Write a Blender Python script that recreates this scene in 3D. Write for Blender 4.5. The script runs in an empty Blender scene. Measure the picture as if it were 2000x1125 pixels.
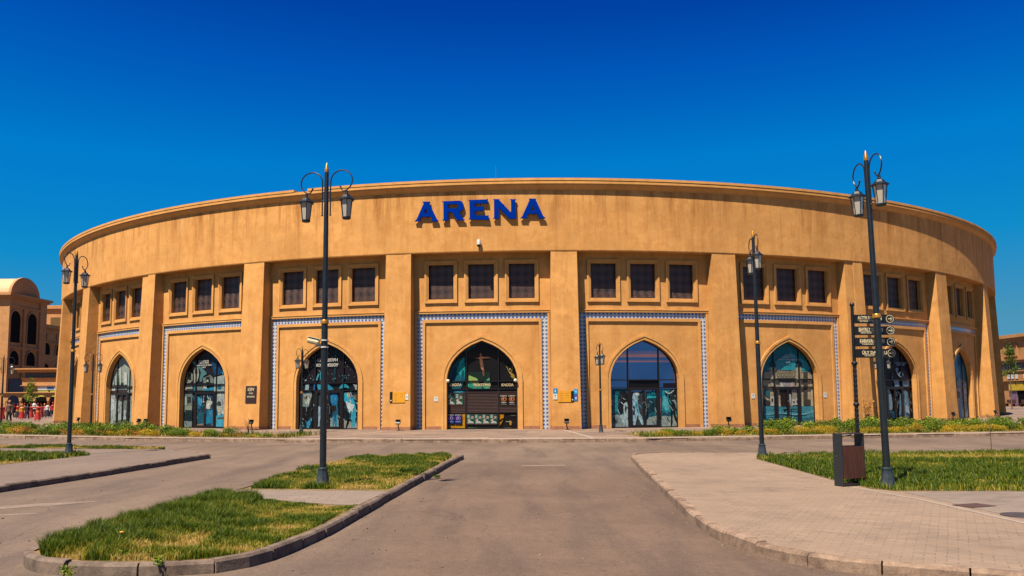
import bpy, bmesh, math, random
import numpy as np
from mathutils import Matrix, Vector
random.seed(7); rng=np.random.default_rng(11)
SC=bpy.context.scene; COL=SC.collection
PI=math.pi
# ---------------- camera ----------------
CAM_H=1.9; F=1602.5977; PITCH=0.08981363; ROLL=0.00750666
cd=bpy.data.cameras.new('camera'); cam=bpy.data.objects.new('camera',cd); COL.objects.link(cam)
cd.sensor_fit='HORIZONTAL'; cd.sensor_width=36.0; cd.lens=36.0*F/2000.0
cd.shift_y=(631.5133-562.5)/2000.0; cd.clip_start=0.1; cd.clip_end=6000
cp,sp=math.cos(PITCH),math.sin(PITCH); cr,sr=math.cos(ROLL),math.sin(ROLL)
r0=Vector((1,0,0)); u0=Vector((0,-sp,cp)); fw=Vector((0,cp,sp))
rt=cr*r0-sr*u0; up=sr*r0+cr*u0
cam.matrix_world=Matrix(((rt.x,up.x,-fw.x,0),(rt.y,up.y,-fw.y,0),(rt.z,up.z,-fw.z,CAM_H),(0,0,0,1)))
SC.camera=cam
# ---------------- sky and sun ----------------
SUN_EL=math.radians(61); SUN_AZ=math.radians(34.5)     # sun behind the camera, 34.5 degrees to the left
W=bpy.data.worlds.new('World'); SC.world=W; W.use_nodes=True
nt=W.node_tree; nt.nodes.clear()
out=nt.nodes.new('ShaderNodeOutputWorld'); bg=nt.nodes.new('ShaderNodeBackground'); sky=nt.nodes.new('ShaderNodeTexSky')
sky.sky_type='NISHITA'; sky.sun_disc=False; sky.sun_elevation=SUN_EL; sky.sun_rotation=PI+SUN_AZ
sky.altitude=200; sky.air_density=1.0; sky.dust_density=0.2; sky.ozone_density=3.0
hs=nt.nodes.new('ShaderNodeHueSaturation'); hs.inputs['Saturation'].default_value=1.33; hs.inputs['Hue'].default_value=0.5
nt.links.new(sky.outputs[0],hs.inputs['Color'])
# colour grade of the clear sky by its brightness: deep polarised blue overhead, softer blue near the horizon
sr_=nt.nodes.new('ShaderNodeSeparateColor'); nt.links.new(hs.outputs[0],sr_.inputs[0])
dv=nt.nodes.new('ShaderNodeMath'); dv.operation='DIVIDE'; dv.inputs[1].default_value=12.0; nt.links.new(sr_.outputs[1],dv.inputs[0])
rp=nt.nodes.new('ShaderNodeValToRGB'); els=rp.color_ramp.elements
stops=[(.6,(0,.030,.26)),(1.34,(0,.052,.365)),(1.57,(0,.092,.47)),(2.16,(0,.195,.60)),(3.5,(.005,.262,.59)),(5.97,(.065,.30,.49)),(11.5,(.15,.36,.50))]
while len(els)<len(stops): els.new(.5)
for e_,(p_,c_) in zip(els,stops): e_.position=p_/12.0; e_.color=c_+(1,)
nt.links.new(dv.outputs[0],rp.inputs[0])
vm=nt.nodes.new('ShaderNodeVectorMath'); vm.operation='SCALE'; vm.inputs['Scale'].default_value=8.7; nt.links.new(rp.outputs[0],vm.inputs[0]); nt.links.new(vm.outputs[0],bg.inputs[0])
bg.inputs[1].default_value=0.05; nt.links.new(bg.outputs[0],out.inputs[0])
sl=bpy.data.lights.new('sun','SUN'); sl.energy=4.6; sl.angle=math.radians(0.53); sl.color=(1.0,0.895,0.755)
so=bpy.data.objects.new('sun',sl); COL.objects.link(so)
sd=Vector((-math.sin(SUN_AZ)*math.cos(SUN_EL),-math.cos(SUN_AZ)*math.cos(SUN_EL),math.sin(SUN_EL)))
so.rotation_euler=sd.to_track_quat('Z','Y').to_euler()
so.location=(-20,-30,60)
SC.view_settings.view_transform='Standard'; SC.view_settings.look='None'; SC.view_settings.exposure=1.2; SC.view_settings.gamma=1
SC.view_settings.use_curve_mapping=False
SC.cycles.max_bounces=6; SC.cycles.diffuse_bounces=1; SC.cycles.glossy_bounces=2; SC.cycles.transmission_bounces=2
# ---------------- helpers ----------------
def lin(h):
    c=[int(h[i:i+2],16)/255 for i in (0,2,4)]
    return tuple((v/12.92 if v<=0.04045 else ((v+0.055)/1.055)**2.4) for v in c)+(1,)
ALB=0.62      # common reflectance level of all paints and grounds below
class NB:
    def __init__(s,name):
        s.m=bpy.data.materials.new(name); s.m.use_nodes=True; s.t=s.m.node_tree; s.t.nodes.clear()
        s.o=s.n('ShaderNodeOutputMaterial'); s.b=s.n('ShaderNodeBsdfPrincipled'); s.l(s.b.outputs[0],s.o.inputs[0])
    def n(s,k,**kw):
        x=s.t.nodes.new(k)
        for a,v in kw.items():
            if a.startswith('i_'): x.inputs[a[2:].replace('_',' ')].default_value=v
            else: setattr(x,a,v)
        return x
    def l(s,a,b): s.t.links.new(a,b)
    def coord(s,kind='Object'): return s.n('ShaderNodeTexCoord').outputs[kind]
    def map(s,vec,scale=(1,1,1),rot=(0,0,0),loc=(0,0,0)):
        m=s.n('ShaderNodeMapping'); m.inputs['Scale'].default_value=scale; m.inputs['Rotation'].default_value=rot; m.inputs['Location'].default_value=loc
        s.l(vec,m.inputs['Vector']); return m.outputs[0]
    def noise(s,vec,scale=5,detail=4,rough=0.55,dist=0):
        x=s.n('ShaderNodeTexNoise'); x.inputs['Scale'].default_value=scale; x.inputs['Detail'].default_value=detail; x.inputs['Roughness'].default_value=rough; x.inputs['Distortion'].default_value=dist
        if vec: s.l(vec,x.inputs['Vector'])
        return x.outputs['Fac']
    def ramp(s,f,stops,interp='LINEAR'):
        r=s.n('ShaderNodeValToRGB'); r.color_ramp.interpolation=interp; e=r.color_ramp.elements
        while len(e)<len(stops): e.new(0.5)
        for i,(p,c) in enumerate(stops): e[i].position=p; e[i].color=c if len(c)==4 else tuple(c)+(1,)
        s.l(f,r.inputs[0]); return r.outputs[0]
    def mixc(s,f,a,b,mode='MIX'):
        m=s.n('ShaderNodeMix',data_type='RGBA',blend_type=mode)
        for sock,v in ((m.inputs[0],f),(m.inputs[6],a),(m.inputs[7],b)):
            if hasattr(v,'links') or hasattr(v,'is_linked'): s.l(v,sock)
            else: sock.default_value=v
        return m.outputs[2]
    def math(s,op,a,b=None,clamp=False):
        m=s.n('ShaderNodeMath',operation=op,use_clamp=clamp)
        for i,v in enumerate((a,b)):
            if v is None: continue
            if hasattr(v,'is_linked'): s.l(v,m.inputs[i])
            else: m.inputs[i].default_value=v
        return m.outputs[0]
    def bump(s,h,strength=0.3,dist=0.02,prev=None):
        b=s.n('ShaderNodeBump'); b.inputs['Strength'].default_value=strength; b.inputs['Distance'].default_value=dist
        s.l(h,b.inputs['Height'])
        if prev: s.l(prev,b.inputs['Normal'])
        s.l(b.outputs[0],s.b.inputs['Normal']); return b.outputs[0]
    def col(s,v):
        if hasattr(v,'is_linked'): s.l(s.dim(v),s.b.inputs['Base Color'])
        else: s.b.inputs['Base Color'].default_value=(v[0]*ALB,v[1]*ALB,v[2]*ALB,1)
    def dim(s,v): return s.mixc(1.0,v,(ALB,ALB,ALB,1),'MULTIPLY')
    def setp(s,**kw):
        for k,v in kw.items(): s.b.inputs[k.replace('_',' ')].default_value=v
def g3(v): return (v,v,v,1)
MATS={}
def simple(name,hexc,rough=0.6,metal=0,spec=0.5,var=0.12,scale=6,coat=0,bump=0,albedo=None):
    if name in MATS: return MATS[name]
    b=NB(name); c=albedo if albedo else lin(hexc)
    n=b.noise(b.coord(),scale,4)
    k=b.ramp(n,[(0.3,g3(1-var)),(0.7,g3(1+var))])
    b.col(b.mixc(1.0,tuple(c),k,'MULTIPLY'))
    b.setp(Roughness=rough,Metallic=metal); b.b.inputs['Specular IOR Level'].default_value=spec; b.b.inputs['Coat Weight'].default_value=coat
    if bump: b.bump(b.noise(b.coord(),scale*8,3),bump,0.01)
    MATS[name]=b.m; return b.m
class MB:
    def __init__(s): s.v=[];s.f=[];s.mi=[];s.uv=[]
    def vert(s,p): s.v.append(tuple(p)); return len(s.v)-1
    def face(s,pts,m=0,uv=None):
        i=[s.vert(p) for p in pts]; s.f.append(i); s.mi.append(m); s.uv.append(uv); return i
    def box(s,c,sz,m=0,rz=0,M=None):
        cx_,cy_,cz_=c; a,b,d=sz[0]/2,sz[1]/2,sz[2]/2
        P=[Vector((x,y,z)) for x in(-a,a) for y in(-b,b) for z in(-d,d)]
        R_=Matrix.Rotation(rz,3,'Z') if M is None else M
        P=[R_@p+Vector(c) for p in P]; n=len(s.v)
        s.v+= [tuple(p) for p in P]
        for f in ((0,1,3,2),(4,6,7,5),(0,4,5,1),(2,3,7,6),(0,2,6,4),(1,5,7,3)): s.f.append([n+i for i in f]); s.mi.append(m); s.uv.append(None)
    def lathe(s,prof,seg=16,c=(0,0,0),m=0,cap=True,tw=0,rx=1,ry=1):
        n=len(s.v)
        for i,(r,z) in enumerate(prof):
            for k in range(seg):
                a=2*PI*(k)/seg+tw; s.v.append((c[0]+r*rx*math.cos(a),c[1]+r*ry*math.sin(a),c[2]+z))
        for i in range(len(prof)-1):
            for k in range(seg):
                k2=(k+1)%seg; s.f.append([n+i*seg+k,n+i*seg+k2,n+(i+1)*seg+k2,n+(i+1)*seg+k]); s.mi.append(m); s.uv.append(None)
        if cap:
            s.f.append([n+k for k in range(seg)][::-1]); s.mi.append(m); s.uv.append(None)
            s.f.append([n+(len(prof)-1)*seg+k for k in range(seg)]); s.mi.append(m); s.uv.append(None)
    def tube(s,pts,r,seg=8,m=0,cap=True):
        pts=[Vector(p) for p in pts]; n0=len(s.v); rs=r if isinstance(r,(list,tuple)) else [r]*len(pts)
        t0=(pts[1]-pts[0]).normalized(); ref=Vector((0,0,1)) if abs(t0.z)<0.9 else Vector((0,1,0))
        nn=t0.cross(ref).normalized()
        for i,p in enumerate(pts):
            t=(pts[min(i+1,len(pts)-1)]-pts[max(i-1,0)]).normalized()
            nn=(nn-t*nn.dot(t)).normalized(); bb=t.cross(nn)
            for k in range(seg):
                a=2*PI*k/seg; s.v.append(tuple(p+(nn*math.cos(a)+bb*math.sin(a))*rs[i]))
        for i in range(len(pts)-1):
            for k in range(seg):
                k2=(k+1)%seg; s.f.append([n0+i*seg+k,n0+i*seg+k2,n0+(i+1)*seg+k2,n0+(i+1)*seg+k]); s.mi.append(m); s.uv.append(None)
        if cap:
            s.f.append([n0+k for k in range(seg)][::-1]); s.mi.append(m); s.uv.append(None)
            e=n0+(len(pts)-1)*seg; s.f.append([e+k for k in range(seg)]); s.mi.append(m); s.uv.append(None)
    def ball(s,c,r,m=0,seg=10,sz=1):
        prof=[(max(1e-3,r*math.sin(t)),-r*sz*math.cos(t)) for t in np.linspace(0,PI,7)]; s.lathe(prof,seg,c,m)
    def prism(s,poly,place,d0,d1,m=0,side=True):
        """poly in (a,b); place(a,b,d)->world"""
        a=[place(x,y,d1) for x,y in poly]; s.face(a,m)
        if side:
            b=[place(x,y,d0) for x,y in poly]
            for i in range(len(poly)):
                j=(i+1)%len(poly); s.face([a[j],a[i],b[i],b[j]],m)
    def build(s,name,mats,parent=None,smooth=False,loc=None,rz=0):
        me=bpy.data.meshes.new(name); me.from_pydata(s.v,[],s.f)
        mats=mats if isinstance(mats,(list,tuple)) else [mats]
        for m in mats: me.materials.append(m)
        if len(mats)>1: me.polygons.foreach_set('material_index',s.mi)
        if any(u for u in s.uv):
            ul=me.uv_layers.new(name='UVMap'); k=0
            for f,u in zip(s.f,s.uv):
                for j in range(len(f)):
                    if u: ul.data[k].uv=u[j]
                    k+=1
        if smooth:
            me.polygons.foreach_set('use_smooth',[True]*len(me.polygons))
            try: me.set_sharp_from_angle(angle=math.radians(42))
            except Exception: pass
        me.update(); o=bpy.data.objects.new(name,me); COL.objects.link(o)
        if parent: o.parent=parent
        if loc: o.location=loc
        o.rotation_euler.z=rz
        return o
def tag(o,label=None,cat=None,group=None,kind=None):
    if label: o['label']=label
    if cat: o['category']=cat
    if group: o['group']=group
    if kind: o['kind']=kind
    return o
def thing(name,label,cat,loc=(0,0,0),rz=0,group=None):
    o=bpy.data.objects.new(name,None); COL.objects.link(o); o.empty_display_size=0.2
    o.location=loc; o.rotation_euler=(0,0,rz); return tag(o,label,cat,group)
def copy_tree(o,parent=None):
    c=o.copy(); COL.objects.link(c)
    if parent: c.parent=parent
    for ch in list(o.children): copy_tree(ch,c)
    return c
def struct(name,mb,mat,**k): return tag(mb.build(name,mat,**k),kind='structure')
def text_mb(body,width=None,height=None,extrude=0.0,space=1.0,bold=0.0):
    """centred flat text as (verts2d+d, faces)"""
    cu=bpy.data.curves.new('txt','FONT'); cu.body=body; cu.size=1; cu.align_x='CENTER'; cu.extrude=0; cu.offset=bold; cu.space_character=space; cu.resolution_u=3
    o=bpy.data.objects.new('txt',cu); COL.objects.link(o)
    dg=bpy.context.evaluated_depsgraph_get(); me=bpy.data.meshes.new_from_object(o.evaluated_get(dg))
    V=[(v.co.x,v.co.y) for v in me.vertices]; Fs=[list(p.vertices) for p in me.polygons]
    bpy.data.objects.remove(o); bpy.data.meshes.remove(me); bpy.data.curves.remove(cu)
    if not V: return [],[]
    x0=min(v[0] for v in V);x1=max(v[0] for v in V);y0=min(v[1] for v in V);y1=max(v[1] for v in V)
    sx=(width/(x1-x0)) if width else height/(y1-y0); sy=(height/(y1-y0)) if height else sx
    return [((v[0]-(x0+x1)/2)*sx,(v[1]-y0)*sy) for v in V],Fs
def put_text(mb,body,place,width=None,height=None,m=0,bold=0.0):
    V,Fs=text_mb(body,width,height,bold=bold); n=len(mb.v)
    mb.v+= [tuple(place(a,b)) for a,b in V]
    for f in Fs: mb.f.append([n+i for i in f]); mb.mi.append(m); mb.uv.append(None)
# ---------------- materials ----------------
def mat_stucco(name,base,streak=True,dark=0.8):
    b=NB(name); co=b.coord()
    big=b.noise(b.map(co,(0.25,0.25,0.5)),1.0,5,0.6); mid=b.noise(co,1.6,6,0.65,0.4); fine=b.noise(co,38,3,0.6)
    c=b.mixc(b.ramp(big,[(0.3,g3(0)),(0.72,g3(1))]),tuple(list(x*0.84 for x in base[:3])+[1]),tuple(list(min(1,x*1.12) for x in base[:3])+[1]))
    c=b.mixc(b.ramp(mid,[(0.45,g3(0)),(0.68,g3(0.8))]),c,tuple([base[0]*0.84,base[1]*0.76,base[2]*0.66,1]))
    if streak:
        st=b.noise(b.map(co,(1.0,1.0,0.09)),1.5,6,0.75)
        sepz=b.n('ShaderNodeSeparateXYZ'); b.l(co,sepz.inputs[0])
        up_=b.n('ShaderNodeMapRange'); up_.inputs[1].default_value=11.6; up_.inputs[2].default_value=14.2; b.l(sepz.outputs[2],up_.inputs[0])
        f=b.math('MULTIPLY',b.ramp(st,[(0.47,g3(0)),(0.66,g3(1))]),b.math('ADD',b.math('MULTIPLY',up_.outputs[0],0.7),0.34))
        c=b.mixc(f,c,tuple([base[0]*0.52,base[1]*0.42,base[2]*0.34,1]))
        sm=b.noise(b.map(co,(.55,.55,.3)),1.0,6,0.8,0.8)
        c=b.mixc(b.ramp(sm,[(0.56,g3(0)),(0.63,g3(0.42)),(0.72,g3(0.5))]),c,tuple([base[0]*0.72,base[1]*0.62,base[2]*0.5,1]))
        # pale repair patches and low dirt
        pt=b.noise(b.map(co,(1,1,0.45)),0.9,6,0.75,0.6)
        c=b.mixc(b.ramp(pt,[(0.62,g3(0)),(0.69,g3(0.6))]),c,tuple([min(1,base[0]*1.02),base[1]*1.15,base[2]*1.5,1]))
        lw=b.n('ShaderNodeMapRange'); lw.inputs[1].default_value=1.3; lw.inputs[2].default_value=0.0; b.l(sepz.outputs[2],lw.inputs[0])
        dn=b.noise(co,2.3,5,0.7)
        c=b.mixc(b.math('MULTIPLY',lw.outputs[0],b.ramp(dn,[(0.4,g3(0)),(0.8,g3(0.55))])),c,tuple([base[0]*0.7,base[1]*0.62,base[2]*0.6,1]))
    fr=b.ramp(fine,[(0.3,g3(0.95)),(0.7,g3(1.05))]); b.col(b.mixc(1,c,fr,'MULTIPLY'))
    b.setp(Roughness=0.92); b.b.inputs['Specular IOR Level'].default_value=0.15
    p=b.bump(b.noise(co,0.9,4,0.55),0.35,0.10); b.bump(fine,0.12,0.008,p)
    return b.m
STB=(0.86,0.425,0.128)
M_ST=mat_stucco('stucco_wall',STB)
M_STP=mat_stucco('stucco_trim',(0.86,0.43,0.13),streak=False)
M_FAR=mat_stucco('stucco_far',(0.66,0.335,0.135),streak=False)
M_PLINTH=simple('red_stone',None,0.7,albedo=(0.42,0.17,0.075,1),var=0.25,scale=4)
M_LETTER=simple('letter_blue',None,0.9,spec=0,albedo=(.0008,.034,.33,1),var=0.05)
M_FRAME=simple('dark_bronze','1a0f0c',0.35,spec=0.5,var=0.1)
M_POLE=NB('lamp_paint'); 
_c=M_POLE.coord(); _n=M_POLE.noise(_c,7,5)
M_POLE.col(M_POLE.mixc(M_POLE.ramp(_n,[(0.45,g3(0)),(0.8,g3(0.6))]),lin('131d21'),lin('2a3236'))); M_POLE.setp(Roughness=0.42); M_POLE=M_POLE.m
M_BASE=NB('lamp_base_paint'); _c=M_BASE.coord(); _n=M_BASE.noise(_c,9,6,0.7)
_s=M_BASE.n('ShaderNodeSeparateXYZ'); M_BASE.l(_c,_s.inputs[0]); _r=M_BASE.n('ShaderNodeMapRange'); _r.inputs[1].default_value=0.36; _r.inputs[2].default_value=0.0; M_BASE.l(_s.outputs[2],_r.inputs[0])
M_BASE.col(M_BASE.mixc(M_BASE.math('MULTIPLY',M_BASE.ramp(_n,[(0.35,g3(0)),(0.65,g3(0.8))]),_r.outputs[0]),lin('1e3038'),lin('7a7570'))); M_BASE.setp(Roughness=0.5); M_BASE=M_BASE.m
M_GOLD=simple('gold_paint',None,0.35,metal=0.6,albedo=(0.75,0.33,0.04,1),var=0.15)
M_LGLASS=NB('lamp_glass'); M_LGLASS.col((0.72,0.64,0.50,1)); M_LGLASS.setp(Roughness=0.25); M_LGLASS.b.inputs['Transmission Weight'].default_value=0.25; M_LGLASS=M_LGLASS.m
M_BLACK=simple('black_metal','0c0b0b',0.45,var=0.1)
M_WHITE=simple('white_plastic','e6e2d6',0.4,var=0.04)
M_CREAM=simple('cream_lettering','f2dfae',0.5,var=0.03)
M_YEL=simple('yellow_plate','f2a50c',0.45,var=0.05)
def mat_tile():
    b=NB('glazed_tile_border'); uv=b.coord('UV'); sp_=b.n('ShaderNodeSeparateXYZ'); b.l(uv,sp_.inputs[0])
    u=b.math('DIVIDE',sp_.outputs[0],0.235); v=sp_.outputs[1]   # v from -0.18 to 0.18
    fu=b.math('SUBTRACT',b.math('FRACT',u),0.5); fx=b.math('MULTIPLY',fu,0.235)
    fx2=b.math('MULTIPLY',b.math('SUBTRACT',b.math('FRACT',b.math('ADD',u,0.5)),0.5),0.235)
    def dist(a,c_,off):
        d=b.math('SUBTRACT',v,off) if off else v
        return b.math('SQRT',b.math('ADD',b.math('MULTIPLY',a,a),b.math('MULTIPLY',d,d)))
    d0=dist(fx,v,0); d1=dist(fx2,v,0.105); d2=dist(fx2,v,-0.105)
    ring=b.math('MULTIPLY',b.math('GREATER_THAN',d0,0.03),b.math('LESS_THAN',d0,0.068))
    blob=b.math('MAXIMUM',b.math('LESS_THAN',d1,0.062),b.math('LESS_THAN',d2,0.062))
    dots=b.math('MAXIMUM',b.math('LESS_THAN',dist(fx,v,0.12),0.028),b.math('LESS_THAN',dist(fx,v,-0.12),0.028))
    cross=b.math('LESS_THAN',b.math('ABSOLUTE',fx2),0.012)
    base=lin('b7c2d6'); c=b.mixc(blob,base,lin('4564a6')); core=b.math('MAXIMUM',b.math('LESS_THAN',d1,0.022),b.math('LESS_THAN',d2,0.022))
    c=b.mixc(core,c,lin('6a7ab0')); c=b.mixc(b.math('MAXIMUM',ring,dots),c,lin('ece8d8'))
    c=b.mixc(b.math('MULTIPLY',cross,b.math('LESS_THAN',b.math('ABSOLUTE',v),0.05)),c,lin('ece8d8'))
    n=b.noise(b.coord(),3,4); c=b.mixc(1,c,b.ramp(n,[(0.3,g3(0.85)),(0.7,g3(1.1))]),'MULTIPLY')
    b.col(c); b.setp(Roughness=0.25); return b.m
M_TILE=mat_tile()
def mat_grille():
    b=NB('pierced_screen'); uv=b.coord('UV'); sp_=b.n('ShaderNodeSeparateXYZ'); b.l(uv,sp_.inputs[0])
    def fr(a,per): return b.math('MULTIPLY',b.math('SUBTRACT',b.math('FRACT',b.math('DIVIDE',a,per)),0.5),per)
    x=fr(sp_.outputs[0],0.51); y=fr(sp_.outputs[1],0.52)
    d=b.math('SQRT',b.math('ADD',b.math('MULTIPLY',x,x),b.math('MULTIPLY',y,y)))
    rg=b.math('MULTIPLY',b.math('GREATER_THAN',d,0.10),b.math('LESS_THAN',d,0.135))
    rg2=b.math('MULTIPLY',b.math('GREATER_THAN',d,0.215),b.math('LESS_THAN',d,0.235)); dot=b.math('LESS_THAN',d,0.04)
    a=b.math('MAXIMUM',b.math('MAXIMUM',rg,rg2),dot)
    vor=b.n('ShaderNodeTexVoronoi'); vor.inputs['Scale'].default_value=26; b.l(uv,vor.inputs['Vector'])
    h=b.math('ADD',b.math('MULTIPLY',a,0.7),b.math('MULTIPLY',vor.outputs['Distance'],0.6))
    base=b.mixc(a,lin('2c1b16'),lin('8a6552')); base=b.mixc(b.ramp(vor.outputs['Distance'],[(0.2,g3(0.5)),(0.5,g3(0))]),base,lin('0a0808'))
    b.col(base); b.setp(Roughness=0.45); b.bump(h,0.6,0.02); return b.m
M_GRILLE=mat_grille()
PM={}
def pmat(h):
    if h in PM: return PM[h]
    b=NB('film_'+h); c=lin(h)
    n=b.noise(b.map(b.coord(),(1,1,.7)),4.2,8,0.82,3.0); k=b.ramp(n,[(0.34,g3(0.42)),(0.5,g3(1.1)),(0.66,g3(1.8))])
    c=tuple(x*(.9 if max(c[:3])<.45 else .62) for x in c[:3])+(1,)
    b.col(b.mixc(1,c,k,'MULTIPLY')); b.setp(Roughness=0.5); b.b.inputs['Specular IOR Level'].default_value=0.15; b.b.inputs['Coat Weight'].default_value=0.12; b.b.inputs['Coat Roughness'].default_value=0.03
    PM[h]=b.m; return b.m
def mat_glass():
    b=NB('reflective_glass'); n=b.noise(b.coord(),0.6,3)
    b.col(b.ramp(n,[(0.3,(0.36,0.30,0.50,1)),(0.7,(0.52,0.38,0.62,1))])); b.setp(Roughness=0.02,Metallic=1.0); return b.m
M_GLASS=mat_glass()
def mat_asphalt():
    b=NB('asphalt'); co=b.coord()
    sp_=b.noise(co,130,3,0.7); mid=b.noise(b.map(co,(1,0.16,1)),1.1,5,0.6); big=b.noise(co,0.23,5,0.6,0.5)
    c=b.mixc(b.ramp(big,[(0.3,g3(0)),(0.7,g3(1))]),(0.165,0.112,0.079,1),(0.26,0.182,0.127,1))
    c=b.mixc(b.ramp(mid,[(0.46,g3(0)),(0.68,g3(0.7))]),c,(0.12,0.085,0.066,1))
    g2=b.noise(co,34,4,0.8); g1=b.noise(co,9,5,0.7); c=b.mixc(1,c,b.ramp(g2,[(0.3,g3(0.72)),(0.7,g3(1.25))]),'MULTIPLY'); c=b.mixc(1,c,b.ramp(g1,[(0.3,g3(0.88)),(0.7,g3(1.12))]),'MULTIPLY')
    spots=b.noise(b.map(co,(1,1,1),(0,0,0),(7,3,0)),7,3,0.5)
    c=b.mixc(b.ramp(spots,[(0.67,g3(0)),(0.74,g3(0.6))]),c,(0.07,0.05,0.04,1))
    pale=b.noise(b.map(co,(0.5,1.3,1),(0,0,0.3)),0.8,6,0.75,0.8)
    c=b.mixc(b.ramp(pale,[(0.6,g3(0)),(0.75,g3(0.35))]),c,(0.33,0.25,0.19,1))
    dn=b.n('ShaderNodeTexNoise'); dn.inputs['Scale'].default_value=1.6; dn.inputs['Detail'].default_value=6; b.l(co,dn.inputs['Vector'])
    ck=b.n('ShaderNodeTexVoronoi'); ck.feature='DISTANCE_TO_EDGE'; ck.inputs['Scale'].default_value=0.22; b.l(b.mixc(0.5,co,dn.outputs['Color'],'ADD'),ck.inputs['Vector'])
    cm=b.ramp(b.noise(co,0.5,3),[(0.5,g3(0)),(0.56,g3(0.55))])
    c=b.mixc(b.math('MULTIPLY',b.ramp(ck.outputs['Distance'],[(0.0,g3(1)),(0.004,g3(0))]),cm),c,(0.05,0.038,0.03,1))
    vo=b.n('ShaderNodeTexVoronoi'); vo.inputs['Scale'].default_value=95; b.l(co,vo.inputs['Vector'])
    xy=b.n('ShaderNodeSeparateXYZ'); b.l(co,xy.inputs[0]); mx=b.n('ShaderNodeMapRange'); mx.inputs[1].default_value=-3.5; mx.inputs[2].default_value=-1.0; b.l(xy.outputs[0],mx.inputs[0])
    my=b.n('ShaderNodeMapRange'); my.inputs[1].default_value=31; my.inputs[2].default_value=24; b.l(b.math('ADD',xy.outputs[1],b.math('MULTIPLY',big,8)),my.inputs[0])
    c=b.mixc(b.math('MULTIPLY',mx.outputs[0],my.outputs[0]),c,b.mixc(1,c,(0.90,0.845,0.81,1),'MULTIPLY'))      # newer, darker lane surface
    c=b.mixc(1,c,b.ramp(sp_,[(0.3,g3(0.74)),(0.7,g3(1.26))]),'MULTIPLY')
    c=b.mixc(b.ramp(vo.outputs['Color'],[(0.86,g3(0)),(0.9,g3(0.5))]),c,(0.36,0.29,0.23,1))
    b.col(c); b.setp(Roughness=0.9); b.b.inputs['Specular IOR Level'].default_value=0.25; b.bump(sp_,0.5,0.01); return b.m
M_ASPH=mat_asphalt()
def mat_paver(name,c1,c2,mort,bw,rh,rot=0,streaks=0,msz=0.006):
    b=NB(name); co=b.coord(); wn=b.n('ShaderNodeTexNoise'); wn.inputs['Scale'].default_value=1.3; b.l(co,wn.inputs['Vector']); v=b.map(b.mixc(0.035,co,wn.outputs['Color'],'ADD'),(1,1,1),(0,0,rot))
    br=b.n('ShaderNodeTexBrick'); br.offset=0.5; br.inputs['Color1'].default_value=c1; br.inputs['Color2'].default_value=c2; br.inputs['Mortar'].default_value=mort
    br.inputs['Scale'].default_value=1; br.inputs['Mortar Size'].default_value=msz; br.inputs['Mortar Smooth'].default_value=0.2; br.inputs['Brick Width'].default_value=bw; br.inputs['Row Height'].default_value=rh; br.inputs['Bias'].default_value=0.0
    b.l(v,br.inputs['Vector']); c=br.outputs['Color']
    big=b.noise(co,0.35,5,0.65,0.5); c=b.mixc(1,c,b.ramp(big,[(0.3,g3(0.72)),(0.7,g3(1.2))]),'MULTIPLY')
    mid=b.noise(b.map(co,(0.6,1.5,1)),1.6,6,0.75); c=b.mixc(b.ramp(mid,[(0.52,g3(0)),(0.76,g3(0.6))]),c,tuple([mort[0]*1.4,mort[1]*1.35,mort[2]*1.35,1]))
    fd=b.noise(co,1.1,4,0.7); c=b.mixc(b.ramp(fd,[(0.4,g3(0.75)),(0.62,g3(0.0))]),c,tuple([(c1[i]+c2[i])*.47 for i in range(3)]+[1]))
    fine=b.noise(co,60,3,0.6); c=b.mixc(1,c,b.ramp(fine,[(0.3,g3(0.88)),(0.7,g3(1.12))]),'MULTIPLY')
    b.col(c); b.setp(Roughness=0.85); b.b.inputs['Specular IOR Level'].default_value=0.3
    p=b.bump(br.outputs['Fac'],-0.5,0.01); b.bump(fine,0.2,0.006,p); return b.m
M_PAV=mat_paver('pavement_blocks',(0.40,0.278,0.185,1),(0.30,0.21,0.143,1),(0.14,0.098,0.07,1),0.24,0.12,math.radians(28))
M_PAVL=mat_paver('left_pavement_blocks',(0.27,0.195,0.145,1),(0.22,0.16,0.12,1),(0.11,0.08,0.06,1),0.24,0.12,math.radians(28))
M_PAV2=mat_paver('strip_blocks',(0.33,0.25,0.19,1),(0.26,0.195,0.15,1),(0.06,0.045,0.035,1),0.4,0.2,math.radians(-4))
M_PLAZA=mat_paver('plaza_slabs',(0.44,0.29,0.19,1),(0.13,0.10,0.09,1),(0.12,0.09,0.07,1),1.6,0.42,math.radians(3),msz=0.01)
def mat_conc(name,base,stain=0.5):
    b=NB(name); co=b.coord(); n=b.noise(co,3.5,6,0.7,0.3); f=b.noise(co,45,3)
    c=b.mixc(b.ramp(n,[(0.4,g3(0)),(0.66,g3(stain))]),base,(base[0]*0.42,base[1]*0.38,base[2]*0.36,1)); c=b.mixc(1,c,b.ramp(f,[(0.3,g3(0.85)),(0.7,g3(1.15))]),'MULTIPLY')
    b.col(c); b.setp(Roughness=0.9); b.bump(b.math('ADD',n,b.math('MULTIPLY',f,0.4)),0.6,0.02); return b.m
M_KERB=mat_conc('kerb_concrete',(0.40,0.262,0.168,1),1.0)
M_KERBD=mat_conc('kerb_concrete_dirty',(0.25,0.175,0.122,1),1.0)
M_SLAB=mat_conc('pale_slab',(0.42,0.32,0.24,1),0.3)
M_DUST=mat_conc('dry_ground',(0.34,0.22,0.13,1),0.4)
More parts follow.
